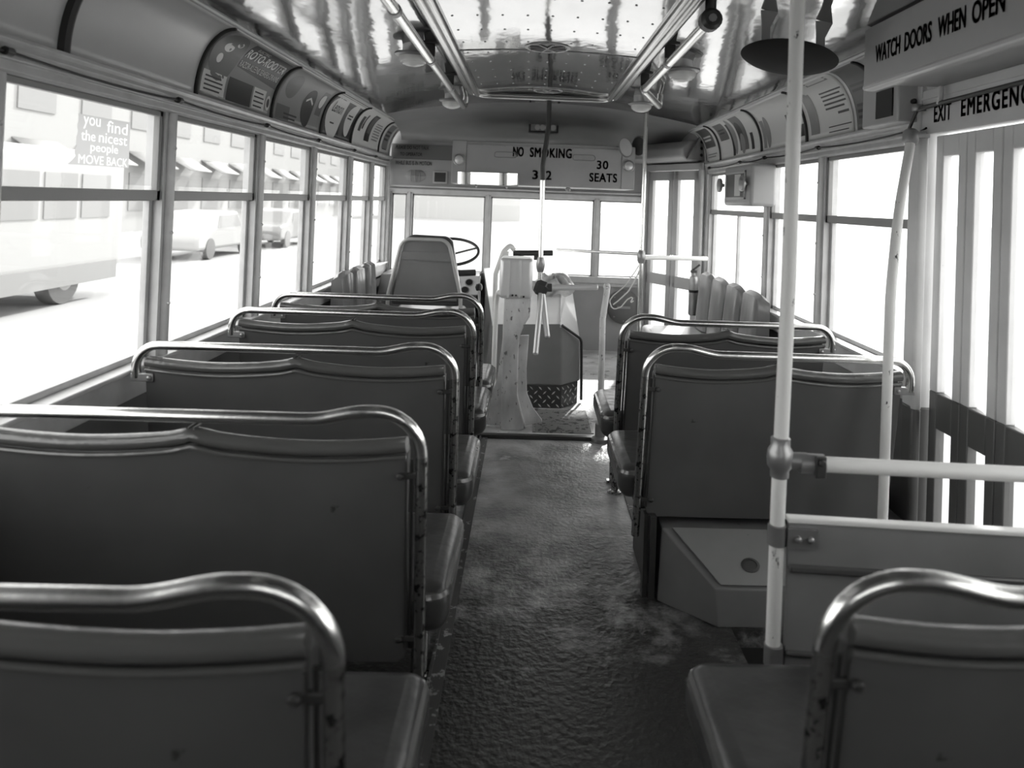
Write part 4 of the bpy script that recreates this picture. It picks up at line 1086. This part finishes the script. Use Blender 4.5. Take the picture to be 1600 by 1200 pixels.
# right wall: reading direction runs towards the camera
card(1, 5.62, 6.08, 'farthest advertising card on the right wall, dark block and white lower half', PAPER, [
    ('dark_panel', PAPERM, patch(.12, .80, .30, .86)), ('lettering', PALEINK, lines(.2, .7, .45, .62, 2)), ('small_print', PAPERG, lines(.2, .8, .1, .2, 2))])
card(1, 4.61, 5.61, 'advertising card on the right wall with crowded dark pictures', PAPER, [
    ('dark_panel', PAPERM, multi(patch(.08, .32, .36, .80), patch(.54, .74, .10, .84))), ('picture', PAPERD, multi(patch(.36, .42, .04, .70), oval(.60, .45, .06, .22, .0076), patch(.80, .86, .08, .36))), ('figure', PAPERG, multi(oval(.62, .22, .05, .18, .0080), oval(.45, .45, .05, .4))), ('lettering', INK, lines(.12, .28, .5, .66, 2))])
card(1, 3.85, 4.60, 'white advertising card with two black bars at its lower near corner, behind the pole', PAPER, [
    ('picture', PAPERG, multi(oval(.20, .30, .06, .26), patch(.06, .14, .05, .5))), ('black_bar', PAPERD, multi(patch(.66, .93, .30, .46), patch(.66, .97, .10, .26))), ('bar_lettering', PALEINK, multi(lines(.70, .90, .36, .42, 1), lines(.70, .93, .155, .215, 1)))])
card(1, 3.27, 3.84, 'white notice card with boxed heading and paragraph of print on the right wall', PAPER, [
    ('heading_box', PAPERG, patch(.42, .86, .80, .94)), ('heading_panel', PAPER, patch(.46, .82, .825, .915, .0076)), ('picture', PAPERG, multi(patch(.10, .30, .08, .66), oval(.2, .5, .08, .2, .0074))), ('small_print', INK, multi(lines(.50, .93, .34, .64, 5, frac=.42), patch(.72, .93, .26, .29), lines(.50, .95, .06, .18, 2, frac=.2)))])
card(1, 3.01, 3.26, 'dark grey narrow card nearest the rear door on the right wall', PAPERM, [
    ('small_print', PAPERD, multi(lines(.15, .85, .46, .60, 2), lines(.15, .85, .14, .34, 3)))])
# rubber dividers between the cards
nt_ = 62
for side, ys in ((-1, (2.862, 3.68, 4.53, 5.293, 6.24, 6.71)), (1, (6.09, 5.615, 4.605, 3.845, 3.0))):
    for y in ys:
        b = MB(); b.tube([cove_pt(side, y, t / 14, .007) for t in range(15)], .009, 8)
        struct('trim_%d' % nt_, b, RUBBER if y not in (6.71, 6.09) else COVE); nt_ += 1
# rear edge of the left cove panel: dark joint near the camera
b = MB(); b.tube([cove_pt(-1, 2.06, t / 14, .004) for t in range(15)], .02, 8); struct('trim_%d' % nt_, b, RUBBER); nt_ += 1

# torn poster on the near left window
tp = empty('window_poster', (-1.30, 2.28, 1.41), 'torn pale poster asking riders to move back, on near left window', 'poster')
def thin(name, col, tr):
    M = bpy.data.materials.new(name); M.use_nodes = True; nt = M.node_tree; N = nt.nodes; Lk = nt.links
    N.remove(N['Principled BSDF'])
    a = N.new('ShaderNodeBsdfDiffuse'); a.inputs[0].default_value = (col, col, col, 1)
    t = N.new('ShaderNodeBsdfTranslucent'); t.inputs[0].default_value = (tr, tr, tr, 1)
    mx = N.new('ShaderNodeMixShader'); mx.inputs[0].default_value = .75
    Lk.new(a.outputs[0], mx.inputs[1]); Lk.new(t.outputs[0], mx.inputs[2]); Lk.new(mx.outputs[0], N['Material Output'].inputs['Surface'])
    return M
poly = [(2.145, 1.415), (2.43, 1.418), (2.43, 1.565), (2.155, 1.562), (2.158, 1.54), (2.150, 1.53), (2.156, 1.51), (2.148, 1.49), (2.152, 1.47), (2.143, 1.455), (2.147, 1.44), (2.13, 1.425), (2.112, 1.415)]
FP = lambda a, z: V(-1.2985, 2.16 + a, z)
PW = thin('poster_white', .9, 1.0)
bm = bmesh.new()
def loop(vs_):
    q = [bm.verts.new(v) for v in vs_]
    for a_, c_ in zip(q, q[1:] + q[:1]): bm.edges.new((a_, c_))
loop([V(-1.2985, y, z) for y, z in poly])
for q_ in (('you', .085, .036, .02, 1.522), ('find', .115, .036, .14, 1.522), ('the', .07, .030, .012, 1.488), ('nicest', .155, .030, .10, 1.488), ('people', .145, .034, .06, 1.451), ('MOVE', .125, .026, .004, 1.4205), ('BACK', .115, .026, .147, 1.4205)):
    b = MB(); lettering(b, q_[0], FP, *q_[1:]); lt = b.build('lettering', PW, tp, world=True, smooth=False)
    b2 = bmesh.new(); b2.from_mesh(lt.data)
    mp_ = {}
    for e in b2.edges:
        if len(e.link_faces) == 1:
            for v in e.verts:
                if v.index not in mp_: mp_[v.index] = bm.verts.new(v.co)
            try: bm.edges.new([mp_[v.index] for v in e.verts])
            except ValueError: pass
    b2.free()
bmesh.ops.triangle_fill(bm, edges=list(bm.edges), use_beauty=True, normal=(1, 0, 0))
me = bpy.data.meshes.new('paper'); bm.to_mesh(me); bm.free(); me.materials.append(thin('poster_paper', .45, .47))
o = bpy.data.objects.new('paper', me); COL.objects.link(o); o.parent = tp; o.matrix_parent_inverse = tp.matrix_basis.inverted()

# narrow strip notice on the pillar beside the entrance door
b = MB(); b.box(1.375, 1.378, 5.93, 5.985, 1.02, 1.50); tag(b.build('notice', PAPER), 'tall narrow paper strip on the pillar beside the entrance door', 'notice')

# ================================================================== OUTSIDE
b = MB(); b.box(-120, 120, -60, 160, -.9, -.80); struct('ground', b, ROAD)
bd = empty('building', (-19, 45, -.8), 'long pale building with rows of windows across the street', 'building')
b = MB(); b.box(-30, -19, 18, 80, -.8, 7.2); b.build('wall', BUILD, bd, world=True)
for k in range(15):
    y = 20 + k * 3.9
    for z0, z1 in ((.2, 2.0), (4.1, 5.7)):
        b = MB(); b.box(-19.05, -18.95, y, y + 2.2, z0, z1); b.build('window', BUILDW, bd, world=True)
    b = MB(); b.add([(-19, y - .2, 3.0), (-19, y + 2.4, 3.0), (-17.8, y + 2.4, 2.3), (-17.8, y - .2, 2.3)], [(0, 1, 2, 3)]); b.build('awning', VEHP, bd, world=True, solid=.05)
bd = empty('building', (-6, 75, -.8), 'pale low building seen beyond the windscreen', 'building')
b = MB(); b.box(-14, -1, 75, 85, -.8, 5.0); b.build('wall', mat('far_wall', .44, .8), bd, world=True)
for k in range(5):
    b = MB(); b.box(-13 + 2.4 * k, -11.6 + 2.4 * k, 74.9, 75.02, 1.6, 3.6); b.build('window', VEHP, bd, world=True)
# parked motor coach
mc = empty('motor_coach', (-9.4, 11.0, -.8), 'pale motor coach parked across the street, through the near left window', 'bus')
b = MB(); b.box(-10.7, -8.2, 7.0, 15.4, -.35, 2.0); b.build('body', VEHP, mc, world=True, bevel=.3, seg=5)
b = MB(); b.box(-8.24, -8.17, 7.4, 15.0, -.45, -.10); b.build('skirt', VEHG, mc, world=True)
for k in range(7):
    b = MB(); b.box(-8.24, -8.18, 7.5 + 1.05 * k, 8.4 + 1.05 * k, .75, 1.55); b.build('window', BUILDW, mc, world=True)
for y in (8.8, 13.6):
    for x in (-8.45, -10.45):
        b = MB(); b.lathe([(.3, -.14), (.46, -.13), (.47, 0), (.46, .13), (.25, .14)], (x, y, -.33), (1, 0, 0), 28); wq = b.build('wheel', VEHD, mc, world=True)
        b = MB(); b.lathe([(.24, .1), (.22, .16), (.1, .18), (0, .18)], (x, y, -.33), (1, 0, 0), 20); b.build('hub', VEHP, wq)
def car(x, y, label, m_):
    o = empty('car', (x, y, -.8), label, 'car')
    prof = [(-2.3, -.50), (-2.35, -.15), (-2.2, .05), (-1.5, .12), (-1.0, .62), (.6, .66), (1.15, .15), (2.1, .05), (2.35, -.2), (2.3, -.50)]
    b = MB(); b.prism(prof, lambda a, z, d: V(x - .85 + d, y + a, z), 1.7); b.build('body', m_, o, world=True, bevel=.1, seg=3)
    b = MB(); b.prism([(-.95, .14), (-.85, .54), (.55, .56), (.95, .16)], lambda a, z, d: V(x - .86 + d, y + a, z), 1.72); b.build('windows', BUILDW, o, world=True)
    for yy in (-1.45, 1.4):
        for xx in (-.78, .78):
            b = MB(); b.lathe([(.2, -.1), (.32, -.09), (.33, 0), (.32, .09), (.2, .1)], (x + xx, y + yy, -.47), (1, 0, 0), 22); b.build('wheel', VEHD, o, world=True)
car(-10.2, 30.5, 'grey car across the street, seen through the third left window', VEHG)
car(-10.6, 24.5, 'pale car across the street, seen low in the second left window', VEHP)
